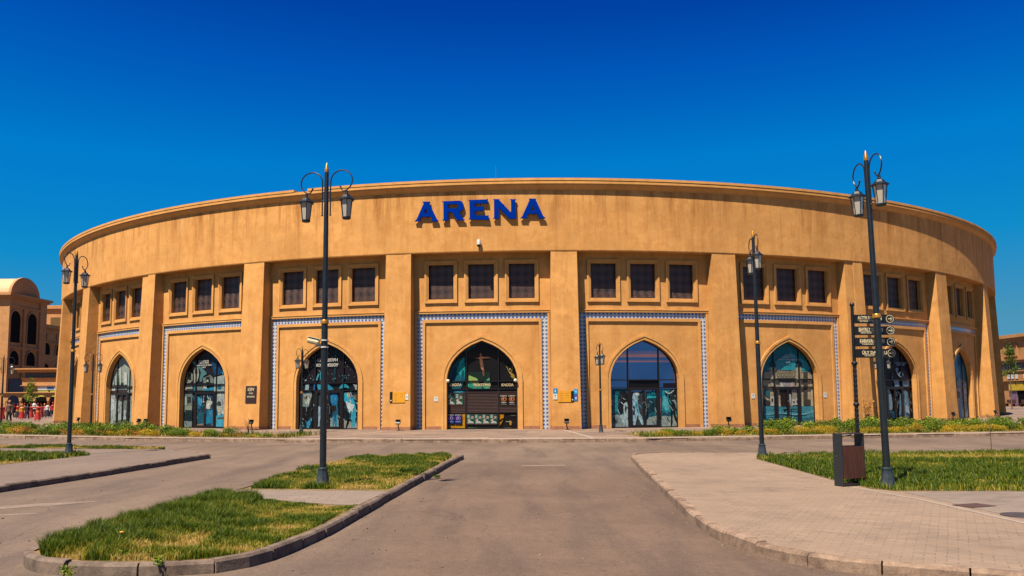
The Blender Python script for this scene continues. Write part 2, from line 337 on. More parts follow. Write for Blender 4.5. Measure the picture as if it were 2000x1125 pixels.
M_SOIL=NB('lawn_soil'); _c=M_SOIL.coord(); _n=M_SOIL.noise(_c,2.0,5,0.7); M_SOIL.col(M_SOIL.ramp(_n,[(0.35,(0.10,0.085,0.02,1)),(0.6,(0.34,0.20,0.07,1))])); M_SOIL.setp(Roughness=1.0); M_SOIL.bump(M_SOIL.noise(_c,40,3),0.8,0.03); M_SOIL=M_SOIL.m
M_PAINT=NB('worn_road_paint'); _n=M_PAINT.noise(M_PAINT.map(M_PAINT.coord(),(1,3,1)),4,6,0.8); M_PAINT.col(M_PAINT.ramp(_n,[(0.45,(0.235,0.16,0.11,1)),(0.68,(0.40,0.30,0.22,1))])); M_PAINT.setp(Roughness=0.9); M_PAINT=M_PAINT.m
def mat_leaf(name,stops,trans=0.25,objrand=True,attr=None):
    b=NB(name)
    a=b.n('ShaderNodeAttribute'); a.attribute_name=attr or 'tone'; f=a.outputs['Fac']
    if objrand:
        oi=b.n('ShaderNodeObjectInfo'); f=b.math('ADD',b.math('MULTIPLY',f,0.75),b.math('MULTIPLY',oi.outputs['Random'],0.25))
    b.col(b.ramp(f,stops)); b.setp(Roughness=0.55); b.b.inputs['Specular IOR Level'].default_value=0.3
    tr=b.n('ShaderNodeBsdfTranslucent'); cr_=b.dim(b.ramp(f,stops)); b.l(cr_,tr.inputs[0]); mx=b.n('ShaderNodeMixShader'); mx.inputs[0].default_value=trans
    b.l(b.b.outputs[0],mx.inputs[1]); b.l(tr.outputs[0],mx.inputs[2]); b.l(mx.outputs[0],b.o.inputs[0]); return b.m
M_GRASS=mat_leaf('grass_blades',[(0.0,(0.014,0.042,0.0005,1)),(0.3,(0.075,0.145,0.001,1)),(0.55,(0.24,0.29,0.003,1)),(0.75,(0.58,0.40,0.05,1)),(1.0,(0.85,0.55,0.17,1))],0.25,False)
M_GREENL=mat_leaf('bush_leaves',[(0.0,(0.02,0.055,0.003,1)),(0.4,(0.10,0.19,0.006,1)),(0.72,(0.36,0.42,0.012,1)),(1.0,(0.75,0.70,0.08,1))])
M_GOLDL=mat_leaf('golden_leaves',[(0.0,(0.16,0.09,0.004,1)),(0.4,(0.52,0.33,0.010,1)),(0.8,(0.85,0.62,0.025,1)),(1.0,(1.0,0.9,0.12,1))])
M_DRYL=mat_leaf('dry_leaves',[(0.0,(0.2,0.07,0.01,1)),(0.5,(0.6,0.24,0.03,1)),(1.0,(0.9,0.5,0.06,1))])
M_TWIG=simple('twig',None,0.8,albedo=(0.16,0.09,0.05,1),var=0.3,scale=20)
# ---------------- arena geometry ----------------
AX,AY=1.4783,96.4233; AR=47.946; RW=AR-0.73; TH0=0.0344526; DTH=2*PI/30
ZB=10.6; ZC=14.14; ZT=14.96
def TH(s,k): return TH0+DTH*(k-4.5)+s/RW
def C(s,z,r,k=4):
    t=TH(s,k); return (AX+r*math.sin(t),AY-r*math.cos(t),z)
def Cth(t,z,r): return (AX+r*math.sin(t),AY-r*math.cos(t),z)
def cpatch(mb,k,s0,s1,z0,z1,r,m=0,uvf=None,step=0.6):
    n=max(1,int(math.ceil((s1-s0)/step)))
    for i in range(n):
        a=s0+(s1-s0)*i/n; b=s0+(s1-s0)*(i+1)/n
        mb.face([C(a,z0,r,k),C(b,z0,r,k),C(b,z1,r,k),C(a,z1,r,k)],m,[uvf(a,z0),uvf(b,z0),uvf(b,z1),uvf(a,z1)] if uvf else None)
def cbox(mb,k,s0,s1,z0,z1,rb,rf,m=0,uvf=None,step=0.6):
    cpatch(mb,k,s0,s1,z0,z1,rf,m,uvf,step)
    n=max(1,int(math.ceil((s1-s0)/step)))
    for i in range(n):
        a=s0+(s1-s0)*i/n; b=s0+(s1-s0)*(i+1)/n
        mb.face([C(a,z1,rf,k),C(b,z1,rf,k),C(b,z1,rb,k),C(a,z1,rb,k)],m)
        mb.face([C(a,z0,rb,k),C(b,z0,rb,k),C(b,z0,rf,k),C(a,z0,rf,k)],m)
    mb.face([C(s0,z0,rb,k),C(s0,z0,rf,k),C(s0,z1,rf,k),C(s0,z1,rb,k)],m)
    mb.face([C(s1,z0,rf,k),C(s1,z0,rb,k),C(s1,z1,rb,k),C(s1,z1,rf,k)],m)
arena=thing('arena_building','large round sand coloured arena hall with pointed arches and blue tiled borders','building',(AX,AY,0))
def AB(mb,name,mat,smooth=False,parent=None,label=None):
    """link a part of the arena (geometry given in world metres)"""
    off=(AX,AY,0); mb.v=[(x-AX,y-AY,z) for x,y,z in mb.v]
    o=mb.build(name,mat,parent or arena,smooth)
    if label: o['label']=label
    return o
ARCH=[(2.14,0),(2.14,2.95),(2.10,3.3),(2.0,3.65),(1.85,3.98),(1.64,4.28),(1.35,4.58),(1.02,4.84),(0.68,5.04),(0.34,5.19),(0,5.32)]
def arch_pts(d=0,n=0):
    """half outline offset outward by d, right side bottom to apex"""
    P=[Vector(p) for p in ARCH]; out=[]
    for i,p in enumerate(P):
        a=P[max(i-1,0)]; b=P[min(i+1,len(P)-1)]; t=(b-a).normalized(); nrm=Vector((t.y,-t.x))
        if i==0: nrm=Vector((1,0))
        if i==len(P)-1: nrm=Vector((0,1)); out.append((0,p.y+d*1.1)); continue
        out.append((p.x+nrm.x*d,p.y+nrm.y*d))
    return out
def full(d): 
    h=arch_pts(d); return h+[(-x,z) for x,z in h[::-1][1:]]
WINS=[(-3.49,-1.47),(-1.04,1.0),(1.43,3.46)]
bays=range(-2,12)
RP=RW-0.05; RG=RW-0.40
# wall
wall=MB(); S_E=4.35
for k in bays:
    # upper wall with window openings
    op=[(a+0.2,b-0.2) for a,b in WINS]; z0,z1=7.82,10.0
    cpatch(wall,k,-S_E,S_E,7.02,z0,RW); cpatch(wall,k,-S_E,S_E,z1,ZB,RW)
    e=[-S_E]+[v for o in op for v in o]+[S_E]
    for i in range(0,len(e),2): cpatch(wall,k,e[i],e[i+1],z0,z1,RW)
    for a,b in op:
        wall.face([C(a,z0,RW,k),C(b,z0,RW,k),C(b,z0,RW-.3,k),C(a,z0,RW-.3,k)]); wall.face([C(a,z1,RW-.3,k),C(b,z1,RW-.3,k),C(b,z1,RW,k),C(a,z1,RW,k)])
        wall.face([C(a,z0,RW-.3,k),C(a,z1,RW-.3,k),C(a,z1,RW,k),C(a,z0,RW,k)]); wall.face([C(b,z0,RW,k),C(b,z1,RW,k),C(b,z1,RW-.3,k),C(b,z0,RW-.3,k)])
    # side margins beside the tiles, then the inset panel with the arch
    cpatch(wall,k,-S_E,-3.98,0,7.02,RW); cpatch(wall,k,3.98,S_E,0,7.02,RW)
    cpatch(wall,k,-3.44,-2.14,0,6.44,RP); cpatch(wall,k,2.14,3.44,0,6.44,RP)
    A=full(0)
    for i in range(len(A)-1):
        (x0,za),(x1,zb)=A[i],A[i+1]
        if abs(x0-x1)<1e-6: continue
        wall.face([C(x1,zb,RP,k),C(x0,za,RP,k),C(x0,6.44,RP,k),C(x1,6.44,RP,k)])
    # reveal of the arch
    for i in range(len(A)-1):
        (x0,za),(x1,zb)=A[i],A[i+1]
        wall.face([C(x0,za,RP+.04,k),C(x1,zb,RP+.04,k),C(x1,zb,RG-.05,k),C(x0,za,RG-.05,k)])
tb=[]
# plain wall round the back
a0=TH0+DTH*(-2-5); a1=TH0+DTH*(12-5)
n=60
for i in range(n):
    t0=a1+(2*PI-(a1-a0))*i/n; t1=a1+(2*PI-(a1-a0))*(i+1)/n
    wall.face([Cth(t0,0,RW),Cth(t1,0,RW),Cth(t1,ZB,RW),Cth(t0,ZB,RW)])
AB(wall,'wall',M_ST)
# overhanging drum, cornice, roof
dr=MB(); n=360
for i in range(n):
    t0=2*PI*i/n; t1=2*PI*(i+1)/n
    w=0.0
    zs=[ZB,ZB+.06,ZB+1.2,ZB+2.4,ZC+.2]; rs=[AR-.02,AR,AR,AR,AR]
    for j in range(4): dr.face([Cth(t0,zs[j],rs[j]),Cth(t1,zs[j],rs[j+1] if 0 else rs[j]),Cth(t1,zs[j+1],rs[j+1]),Cth(t0,zs[j+1],rs[j+1])])
    dr.face([Cth(t0,ZB,RW-.3),Cth(t1,ZB,RW-.3),Cth(t1,ZB,AR-.02),Cth(t0,ZB,AR-.02)])
AB(dr,'drum_band',M_ST,smooth=True)
co=MB(); prof=[(0.0,14.31),(0.04,14.32),(0.045,14.37),(0.10,14.43),(0.21,14.56),(0.225,14.64),(0.285,14.65),(0.285,14.79),(0.235,14.81),(0.24,14.83)]
gapa,gapb=-0.3190,-0.2985
for i in range(n):
    t0=-PI+2*PI*i/n; t1=-PI+2*PI*(i+1)/n
    for j in range(len(prof)-1):
        co.face([Cth(t0,prof[j][1],AR+prof[j][0]),Cth(t1,prof[j][1],AR+prof[j][0]),Cth(t1,prof[j+1][1],AR+prof[j+1][0]),Cth(t0,prof[j+1][1],AR+prof[j+1][0])])
    co.face([Cth(t0,14.83,AR+.24),Cth(t1,14.83,AR+.24),Cth(t1,14.83,AR-.9),Cth(t0,14.83,AR-.9)])
AB(co,'cornice',M_STP,smooth=True)
cg=MB()
def ring(mb,ta,tb_,z0,z1,r0_,r1_):
    m=max(1,int((tb_-ta)/(2*PI)*360))
    for i in range(m):
        t0=ta+(tb_-ta)*i/m; t1=ta+(tb_-ta)*(i+1)/m
        mb.face([Cth(t0,z0,r1_),Cth(t1,z0,r1_),Cth(t1,z1,r1_),Cth(t0,z1,r1_)]); mb.face([Cth(t0,z1,r1_),Cth(t1,z1,r1_),Cth(t1,z1,r0_),Cth(t0,z1,r0_)]); mb.face([Cth(t0,z0,r0_),Cth(t1,z0,r0_),Cth(t1,z0,r1_),Cth(t0,z0,r1_)])
        mb.face([Cth(t1,z0,r0_),Cth(t0,z0,r0_),Cth(t0,z1,r0_),Cth(t1,z1,r0_)])
    mb.face([Cth(ta,z0,r0_),Cth(ta,z0,r1_),Cth(ta,z1,r1_),Cth(ta,z1,r0_)]); mb.face([Cth(tb_,z0,r1_),Cth(tb_,z0,r0_),Cth(tb_,z1,r0_),Cth(tb_,z1,r1_)])
ring(cg,gapb,gapa+2*PI,14.833,14.98,AR-.5,AR+.31)
AB(cg,'coping',M_STP)
rf=MB(); m=90
for i in range(m):
    t0=2*PI*i/m; t1=2*PI*(i+1)/m; rf.face([Cth(t0,14.3,AR-.85),Cth(t1,14.3,AR-.85),(AX,AY,14.5)])
    rf.face([Cth(t1,14.3,AR-.85),Cth(t0,14.3,AR-.85),Cth(t0,14.83,AR-.85),Cth(t1,14.83,AR-.85)])
AB(rf,'roof',M_SLAB)
# pilasters
PHT,PHB=0.775,0.86; RT,RB=AR-0.035,AR+0.30
def pil_r(z): return RB+(RT-RB)*z/ZB
for j in range(-2,13):
    mb=MB(); k=j; sc=-DTH*0.5*RW   # pilaster centre in bay j coordinates
    joint = j in (2,7)
    def PP(s,z,r): return C(sc+s,z,r,k)
    segs=[0,2.65,5.3,7.95,ZB-.002]
    for a,b in zip(segs[:-1],segs[1:]):
        ha=PHB+(PHT-PHB)*a/ZB; hb=PHB+(PHT-PHB)*b/ZB; ra,rb=pil_r(a),pil_r(b)
        cuts=[(-1,1)] if not joint else [(-1,-0.12),(-0.07,1)]
        for c0,c1 in cuts:
            d=0.0 if not(joint and c0<-.5) else -0.05
            mb.face([PP(ha*c0,a,ra+d),PP(ha*c1,a,ra+d),PP(hb*c1,b,rb+d),PP(hb*c0,b,rb+d)])
        if joint:
            mb.face([PP(ha*-.12,a,ra-.05),PP(ha*-.12,a,ra-.12),PP(hb*-.12,b,rb-.12),PP(hb*-.12,b,rb-.05)])
            mb.face([PP(ha*-.12,a,ra-.12),PP(ha*-.07,a,ra-.12),PP(hb*-.07,b,rb-.12),PP(hb*-.12,b,rb-.12)])
            mb.face([PP(ha*-.07,a,ra-.12),PP(ha*-.07,a,ra),PP(hb*-.07,b,rb),PP(hb*-.07,b,rb-.12)])
        for sg in (-1,1):
            q=[PP(sg*ha,a,ra-(0.05 if joint and sg<0 else 0)),PP(sg*ha,a,RW-.3),PP(sg*hb,b,RW-.3),PP(sg*hb,b,rb-(0.05 if joint and sg<0 else 0))]; mb.face(q if sg>0 else q[::-1])
    AB(mb,'pilaster',M_ST)
# plinth strips
for k in bays:
    for a,b in ((-3.42,-2.46),(2.46,3.42)):
        pb=MB(); cbox(pb,k,a,b,0,0.19,RP-.02,RP+.025,step=1); AB(pb,'plinth',M_PLINTH)
    sc=-DTH*0.5*RW; n0=PHB+.012; pb=MB()
    pb.face([C(sc-n0,0,RB+.02,k),C(sc+n0,0,RB+.02,k),C(sc+n0,.2,RB+.015,k),C(sc-n0,.2,RB+.015,k)])
    pb.face([C(sc-n0,.2,RB+.015,k),C(sc+n0,.2,RB+.015,k),C(sc+n0,.2,RB-.05,k),C(sc-n0,.2,RB-.05,k)])
    for sg in(-1,1):
        q=[C(sc+sg*n0,0,RB+.02,k),C(sc+sg*n0,0,RW-.2,k),C(sc+sg*n0,.2,RW-.2,k),C(sc+sg*n0,.2,RB+.015,k)]; pb.face(q if sg>0 else q[::-1])
    AB(pb,'plinth',M_PLINTH)
# tile borders and mouldings per bay
for k in bays:
    t=MB(); off=rng.random()*3
    cpatch(t,k,-3.98,3.98,6.62,6.98,RW-.035,uvf=lambda s,z:(s+off,z-6.80))
    for sg in(-1,1): cpatch(t,k,min(sg*3.98,sg*3.62),max(sg*3.98,sg*3.62),0,6.62,RW-.035,uvf=lambda s,z:(z+off,(s-sg*3.80)))
    AB(t,'tile_border',M_TILE)
    mo=MB()
    cbox(mo,k,-4.14,4.14,6.98,7.10,RW-.06,RW+.075); cbox(mo,k,-4.17,4.17,7.102,7.15,RW-.02,RW+.105)
    for sg in(-1,1):
        cbox(mo,k,*sorted((sg*3.98,sg*4.10)),0,6.98,RW-.06,RW+.055)
        cbox(mo,k,*sorted((sg*3.45,sg*3.62)),0,6.62,RW-.09,RW+.045)
    cbox(mo,k,-3.45,3.45,6.43,6.62,RW-.09,RW+.045)
    AB(mo,'panel_moulding',M_STP)
    am=MB(); o0,o1,o2=full(0),full(0.17),full(0.31)
    for i in range(len(o0)-1):
        def q(p,r): return C(p[0],p[1],r,k)
        am.face([q(o0[i],RP+.04),q(o1[i],RP+.04),q(o1[i+1],RP+.04),q(o0[i+1],RP+.04)])
        am.face([q(o1[i],RP+.04),q(o1[i],RP+.075),q(o1[i+1],RP+.075),q(o1[i+1],RP+.04)])
        am.face([q(o1[i],RP+.075),q(o2[i],RP+.075),q(o2[i+1],RP+.075),q(o1[i+1],RP+.075)])
        am.face([q(o2[i],RP+.075),q(o2[i],RP-.02),q(o2[i+1],RP-.02),q(o2[i+1],RP+.075)])
    AB(am,'arch_moulding',M_STP)
    for wi,(a,b) in enumerate(WINS):
        w=MB(); z0,z1=7.62,10.2
        for (d0,d1,rr) in ((0,.10,RW+.105),(.10,.17,RW+.07),(.17,.235,RW+.03)):
            a0_,b0_,c0,c1=a+d0,b-d0,z0+d0,z1-d0; e=d1-d0
            cbox(w,k,a0_,b0_,c1-e,c1,RW-.02,rr,step=3); cbox(w,k,a0_,b0_,c0,c0+e,RW-.02,rr,step=3)
            cbox(w,k,a0_,a0_+e,c0+e,c1-e,RW-.02,rr); cbox(w,k,b0_-e,b0_,c0+e,c1-e,RW-.02,rr)
        fr=AB(w,'window',M_STP)
        gmb=MB(); cpatch(gmb,k,a+.2,b-.2,7.82,10.0,RW-.22,uvf=lambda s,z:(s-(a+b)/2+.255,z-7.82),step=3)
        sc_=AB(gmb,'window_screen',M_GRILLE,parent=fr)
# ---------------- glazing in the arches ----------------
PRINTS={
0:('5f706c',[],[]),
1:('aebcac',[('8fa39c',[(-2.53,5.3),(-1.88,5.28),(-1.68,3.03),(-2.32,3.04)]),('c6cfbe',[(-1.78,5.08),(-1.1,5.25),(-0.54,4.71),(-0.41,3.01),(-1.6,3.03)]),('7f9488',[(-1.54,5.07),(-1.28,5.06),(-1.11,3.02),(-1.37,3.03)]),('3a3f38',[(-1.69,3.03),(-1.66,3.78),(-1.49,3.03)]),('3a3f38',[(-0.94,3.02),(-0.88,3.82),(-0.7,3.02)]),('4a5048',[(-2.05,3.04),(-2.04,3.65),(-1.91,3.04)]),('d8ddd2',[(-0.06,3.99),(0.42,3.92),(0.51,3.03),(0.01,3.04)]),('1d2a2e',[(-0.55,3.02),(-0.4,3.27),(-0.14,3.17),(0.01,3.01)]),('8ba4a0',[(-3.04,4.47),(-2.64,4.72),(-2.44,3.04),(-2.99,3.05)]),('e0e4dc',[(-1.95,4.27),(-0.66,4.23),(-0.65,4.12),(-1.94,4.14)]),('241b1a',[(-3.8,3.02),(0.53,2.95),(0.54,2.9),(-3.79,2.97)]),('6f7a74',[(-3.79,2.97),(0.54,2.9),(0.55,2.65),(-3.76,2.7)]),('d0d8d4',[(-2.31,2.91),(-1.43,2.9),(-1.41,2.61),(-2.28,2.62)]),('3b2d2a',[(-3.76,2.67),(0.56,2.62),(0.57,2.42),(-3.74,2.46)]),('b6c8c4',[(-3.74,2.44),(0.53,2.4),(0.56,0.14),(-3.69,0.23)]),('22a9cf',[(-3.36,1.94),(-2.92,2.27),(-2.51,2.04),(-2.57,1.65),(-2.83,1.38),(-3.21,1.58)]),('4f7f88',[(-3.63,1.38),(-2.9,1.19),(-2.99,0.34),(-3.59,0.33)]),('3a2c2a',[(-1.39,2.32),(0.58,2.3),(0.53,1.9),(-0.17,1.77),(-1.36,2.03)]),('2a3a38',[(-3.74,1.05),(-3.45,1.38),(-3.14,0.86),(-3.2,0.27),(-3.66,0.27)]),('dfe8e8',[(-2.24,2.16),(-1.54,2.29),(-1.44,1.2),(-2.07,1.13)]),('8a9a90',[(-1.15,1.64),(-0.53,1.9),(-0.46,1.01),(-1.04,0.88)]),('6a7468',[(-0.17,1.77),(0.5,1.9),(0.5,1.2),(-0.1,1.26)]),('57504a',[(-1.22,0.37),(0.54,0.51),(0.5,0.11),(-1.2,0.11)])],[]),
2:('1f1a20',[('123a5c',[(0.32,5.03),(0.8,4.74),(1.56,3.96),(1.57,3.68),(0.84,3.43),(0.59,3.81)]),('4a7478',[(-1.5,4.42),(-1.27,4.62),(0.06,3.66),(-0.09,3.55),(-0.36,3.45),(-0.46,3.04),(-0.72,3.18),(-0.49,3.84),(-1.24,4.24)]),('7d8374',[(-2.18,3.57),(-1.9,3.76),(-1.37,3.75),(-1.34,3.02),(-2.46,3.01),(-2.43,3.26)]),('24282a',[(-1.89,3.7),(-1.51,3.69),(-1.49,3.19),(-1.78,3.25)]),('8f9484',[(-1.28,4.08),(-0.83,4.07),(-0.73,3.51),(-0.95,3.02),(-1.21,3.02)]),('3a3a32',[(-1.19,3.96),(-0.91,3.96),(-0.89,3.62),(-1.15,3.63)]),('6b7468',[(-0.35,3.34),(0.37,3.54),(0.7,3.27),(0.69,2.98),(-0.3,3.0)]),('20242a',[(-0.08,3.39),(0.3,3.44),(0.39,3.0),(0.01,3.0)]),('c9cfc9',[(0.21,3.15),(0.19,3.1),(0.14,3.08),(0.07,3.08),(0.02,3.11),(-0.0,3.15),(0.01,3.2),(0.07,3.22),(0.13,3.22),(0.19,3.19)]),('a9b9b6',[(0.75,3.37),(1.65,3.52),(1.75,0.78),(0.71,0.77)]),('7f9490',[(1.15,3.04),(1.21,3.15),(1.37,3.15),(1.44,2.93),(1.3,2.93)]),('1d5f6c',[(1.45,2.69),(1.41,2.6),(1.31,2.54),(1.18,2.54),(1.07,2.6),(1.03,2.69),(1.07,2.78),(1.17,2.83),(1.3,2.83),(1.4,2.78)]),('9aa79c',[(1.06,2.47),(1.43,2.47),(1.44,2.09),(1.07,2.09)]),('2a2422',[(1.1,2.42),(1.4,2.42),(1.4,2.38),(1.1,2.38)]),('3a2f2c',[(1.44,1.58),(1.4,1.46),(1.31,1.39),(1.18,1.39),(1.08,1.46),(1.04,1.58),(1.07,1.7),(1.17,1.78),(1.29,1.78),(1.4,1.7)]),('b9beb0',[(1.06,1.47),(1.44,1.47),(1.46,1.02),(1.07,1.02)]),('1f8aa0',[(0.79,2.35),(0.94,2.35),(0.95,2.07),(0.8,2.07)]),('1b6a80',[(1.39,3.69),(1.57,3.82),(1.64,3.58),(1.51,3.52)]),('8c978c',[(-2.5,2.9),(-1.34,2.89),(-1.32,2.5),(-2.48,2.54)]),('2d2f30',[(-2.1,2.53),(-1.84,2.64),(-1.32,2.61),(-1.32,2.48),(-2.09,2.48)]),('2a6f84',[(-1.23,2.88),(-0.98,2.88),(-1.05,2.5),(-1.21,2.5)]),('62706c',[(-0.9,2.8),(-0.3,2.82),(-0.28,2.51),(-0.89,2.52)]),('2b7f98',[(-0.29,2.62),(0.72,2.72),(0.72,2.5),(-0.28,2.49)]),('a9b2ac',[(-0.3,2.87),(0.05,2.89),(0.06,2.65),(-0.25,2.62)]),('5f6c66',[(-2.48,2.43),(-1.32,2.42),(-1.32,1.2),(-2.47,1.2)]),('2a3030',[(-1.87,2.09),(-1.48,2.11),(-1.43,1.7),(-1.8,1.64)]),('9aa498',[(-2.12,2.09),(-1.91,2.12),(-1.89,1.53),(-2.05,1.48)]),('7c8878',[(-2.05,1.48),(-1.34,1.48),(-1.32,1.2),(-2.04,1.2)]),('17282c',[(-2.48,1.17),(-1.3,1.2),(-1.29,0.43),(-2.45,0.48)]),('6f7c7a',[(-2.48,0.48),(-1.29,0.43),(-1.3,0.08),(-2.46,0.06)]),('0e3040',[(-1.05,2.39),(-0.12,2.38),(-0.04,0.12),(-0.96,0.11)]),('2f86a8',[(-0.98,2.19),(-0.67,2.08),(-0.34,1.86),(-0.4,1.42),(-0.81,1.48),(-0.97,1.86)]),('cfd6d2',[(-0.96,1.75),(-0.8,1.64),(-0.81,1.48),(-0.95,1.45)]),('2a9ac0',[(-0.89,1.42),(-0.48,1.37),(-0.39,1.09),(-0.95,1.07)]),('123040',[(-0.76,1.31),(-0.46,1.31),(-0.43,1.07),(-0.71,1.07)]),('1b4f60',[(-0.94,1.04),(-0.09,1.09),(-0.09,0.33),(-0.91,0.27)]),('7a6a58',[(-0.92,0.24),(-0.09,0.33),(-0.08,0.09),(-0.91,0.08)]),('16384c',[(-0.05,2.38),(0.65,2.37),(0.73,0.12),(0.04,0.12)]),('c9ccbc',[(0.01,1.86),(0.64,1.8),(0.64,1.64),(0.45,1.47),(0.46,1.26),(0.03,1.26)]),('f0efe6',[(0.05,1.75),(0.03,1.71),(-0.04,1.69),(-0.13,1.69),(-0.2,1.71),(-0.22,1.75),(-0.2,1.79),(-0.13,1.81),(-0.04,1.81),(0.03,1.79)]),('1f6f90',[(-0.0,1.2),(0.69,1.2),(0.71,0.34),(0.03,0.28)]),('e4e6de',[(0.1,1.64),(0.37,1.64),(0.3,1.31),(0.11,1.28)]),('14485c',[(0.73,1.2),(1.1,1.2),(1.12,0.88),(0.75,0.77)]),('3d94ac',[(0.71,0.77),(1.73,0.94),(1.75,0.11),(0.7,0.1)]),('c9d8d8',[(1.37,1.1),(1.73,1.2),(1.73,0.94),(1.37,0.93)]),('4f5048',[(1.01,0.61),(1.38,0.75),(1.7,0.75),(1.71,0.59)])],[('lines',[[(-0.77,4.48),(0.23,4.46)],[(-0.74,4.35),(0.23,4.33)],[(-1.06,4.2),(0.54,4.16)],[(-0.42,4.06),(-0.09,4.05)]],'d8d4c4'),('stars',45,[(-1.19,4.96),(1.5,3.58)],'8ab0c8')]),
3:('1b151a',[('07343c',[(0.37,5.04),(0.51,5.03),(0.39,2.93),(0.26,2.93)]),('0f1d22',[(-2.26,2.39),(-1.23,2.38),(-1.2,0.08),(-2.32,0.08)]),('6f8484',[(-2.3,2.28),(-2.06,2.33),(-1.82,2.3),(-1.27,2.38),(-1.23,2.04),(-1.39,1.7),(-1.45,1.36),(-1.84,1.42),(-2.28,1.48)]),('c3c9b8',[(-1.82,2.1),(-1.49,2.21),(-1.31,2.1),(-1.48,1.53),(-1.71,1.59)]),('4a3530',[(-1.75,2.1),(-1.52,2.1),(-1.62,1.87),(-1.78,1.87)]),('0c7f90',[(-2.31,1.7),(-2.05,1.65),(-2.11,1.39),(-2.3,1.42)]),('100c0e',[(-2.31,1.35),(-1.38,1.39),(-1.23,1.19),(-1.24,0.73),(-1.82,0.34),(-1.97,0.73),(-2.29,0.68)]),('9ccddb',[(-2.33,0.65),(-2.04,0.72),(-1.91,0.62),(-1.96,0.11),(-2.32,0.08)]),('2f87a8',[(-1.53,0.45),(-1.21,0.73),(-1.22,0.56),(-1.42,0.08),(-1.59,0.08)]),('0d1a22',[(-2.29,0.33),(-1.97,0.62),(-1.94,0.58),(-2.28,0.25)]),('2b3a3c',[(-0.99,2.24),(-0.56,2.23),(-0.53,0.11),(-0.96,0.11)]),('a4c8d8',[(-0.97,0.56),(-0.86,1.3),(-0.72,1.47),(-0.56,1.3),(-0.56,0.9),(-0.66,0.56),(-0.64,0.12),(-0.78,0.12),(-0.82,0.56),(-0.89,0.12),(-0.96,0.12)]),('d9e6e6',[(-0.88,0.73),(-0.76,1.19),(-0.72,1.13),(-0.79,0.34)]),('0f2630',[(-0.07,2.26),(0.64,2.25),(0.67,0.12),(-0.04,0.11)]),('8a8c82',[(-0.05,0.73),(0.66,0.62),(0.67,0.12),(-0.04,0.11)]),('1d6d9c',[(-0.0,2.09),(0.22,2.24),(0.53,2.21),(0.61,1.8),(0.48,1.52),(0.26,1.46),(0.1,1.69)]),('2f9ac0',[(0.03,2.03),(0.15,2.14),(0.22,1.92),(0.1,1.75)]),('17506e',[(0.23,1.47),(0.6,1.52),(0.63,0.73),(0.49,0.14),(0.43,0.14),(0.46,0.68),(0.34,0.14),(0.21,0.17),(0.26,0.9)]),('3aa3c4',[(0.25,0.79),(0.32,0.79),(0.32,0.14),(0.22,0.14)]),('3aa3c4',[(0.51,0.9),(0.61,0.9),(0.59,0.14),(0.51,0.14)]),('1c1412',[(0.1,1.41),(0.48,1.46),(0.51,1.18),(0.23,1.01)]),('0f2028',[(0.84,2.34),(1.91,2.33),(1.94,0.05),(0.86,0.05)]),('86887e',[(0.86,0.59),(1.93,0.4),(1.94,0.05),(0.86,0.05)]),('2c93ae',[(0.85,2.02),(1.1,2.3),(1.41,2.13),(1.72,1.79),(1.85,1.23),(1.79,0.12),(1.67,0.11),(1.65,0.9),(1.48,1.12),(1.23,1.57),(0.98,1.8)]),('d5e4e0',[(1.15,1.73),(1.73,1.5),(1.69,1.34),(1.42,1.01),(1.23,1.4)]),('49b7cc',[(1.51,1.01),(1.61,1.07),(1.66,0.12),(1.54,0.11)]),('0b0c10',[(0.99,1.18),(1.36,1.12),(1.45,0.68),(1.26,0.06),(1.15,0.06),(1.26,0.62)]),('b9aa98',[(1.19,2.25),(1.4,2.27),(1.47,2.02),(1.3,1.95)]),('6d5344',[(1.56,2.08),(1.87,2.13),(1.9,1.77),(1.68,1.85)]),('9dc3cc',[(-1.7,2.78),(-1.44,2.81),(-1.46,2.45),(-1.73,2.46)]),('1b5fa8',[(-1.11,2.81),(-0.94,2.75),(-0.94,2.46),(-1.12,2.45)]),('36a5bb',[(-0.88,2.78),(-0.61,2.83),(-0.6,2.48),(-0.78,2.45)]),('2fa3b8',[(0.67,2.48),(0.75,2.67),(0.97,2.84),(1.26,2.74),(1.4,2.5),(1.09,2.59),(0.85,2.52)]),('a9b9bd',[(1.63,2.76),(1.89,2.74),(1.89,2.42),(1.78,2.46),(1.74,2.64)]),('1f7d94',[(-0.12,2.83),(0.21,2.6),(0.34,2.44),(-0.09,2.44)]),('4fb0c0',[(-0.97,3.06),(-0.8,3.47),(-0.71,3.45),(-0.86,3.02)]),('35b5c8',[(0.85,3.37),(0.99,3.32),(1.06,3.18),(0.98,3.03),(0.86,3.01),(0.99,3.18)]),('a8b4b0',[(-1.77,3.07),(-1.62,3.12),(-1.64,3.02),(-1.76,3.01)]),('3fa9b8',[(-0.67,3.57),(-0.58,3.6),(-0.57,3.06),(-0.66,3.06)])],[('stars',110,[(-2.31,4.93),(1.82,3.03)],'a9c9cf')]),
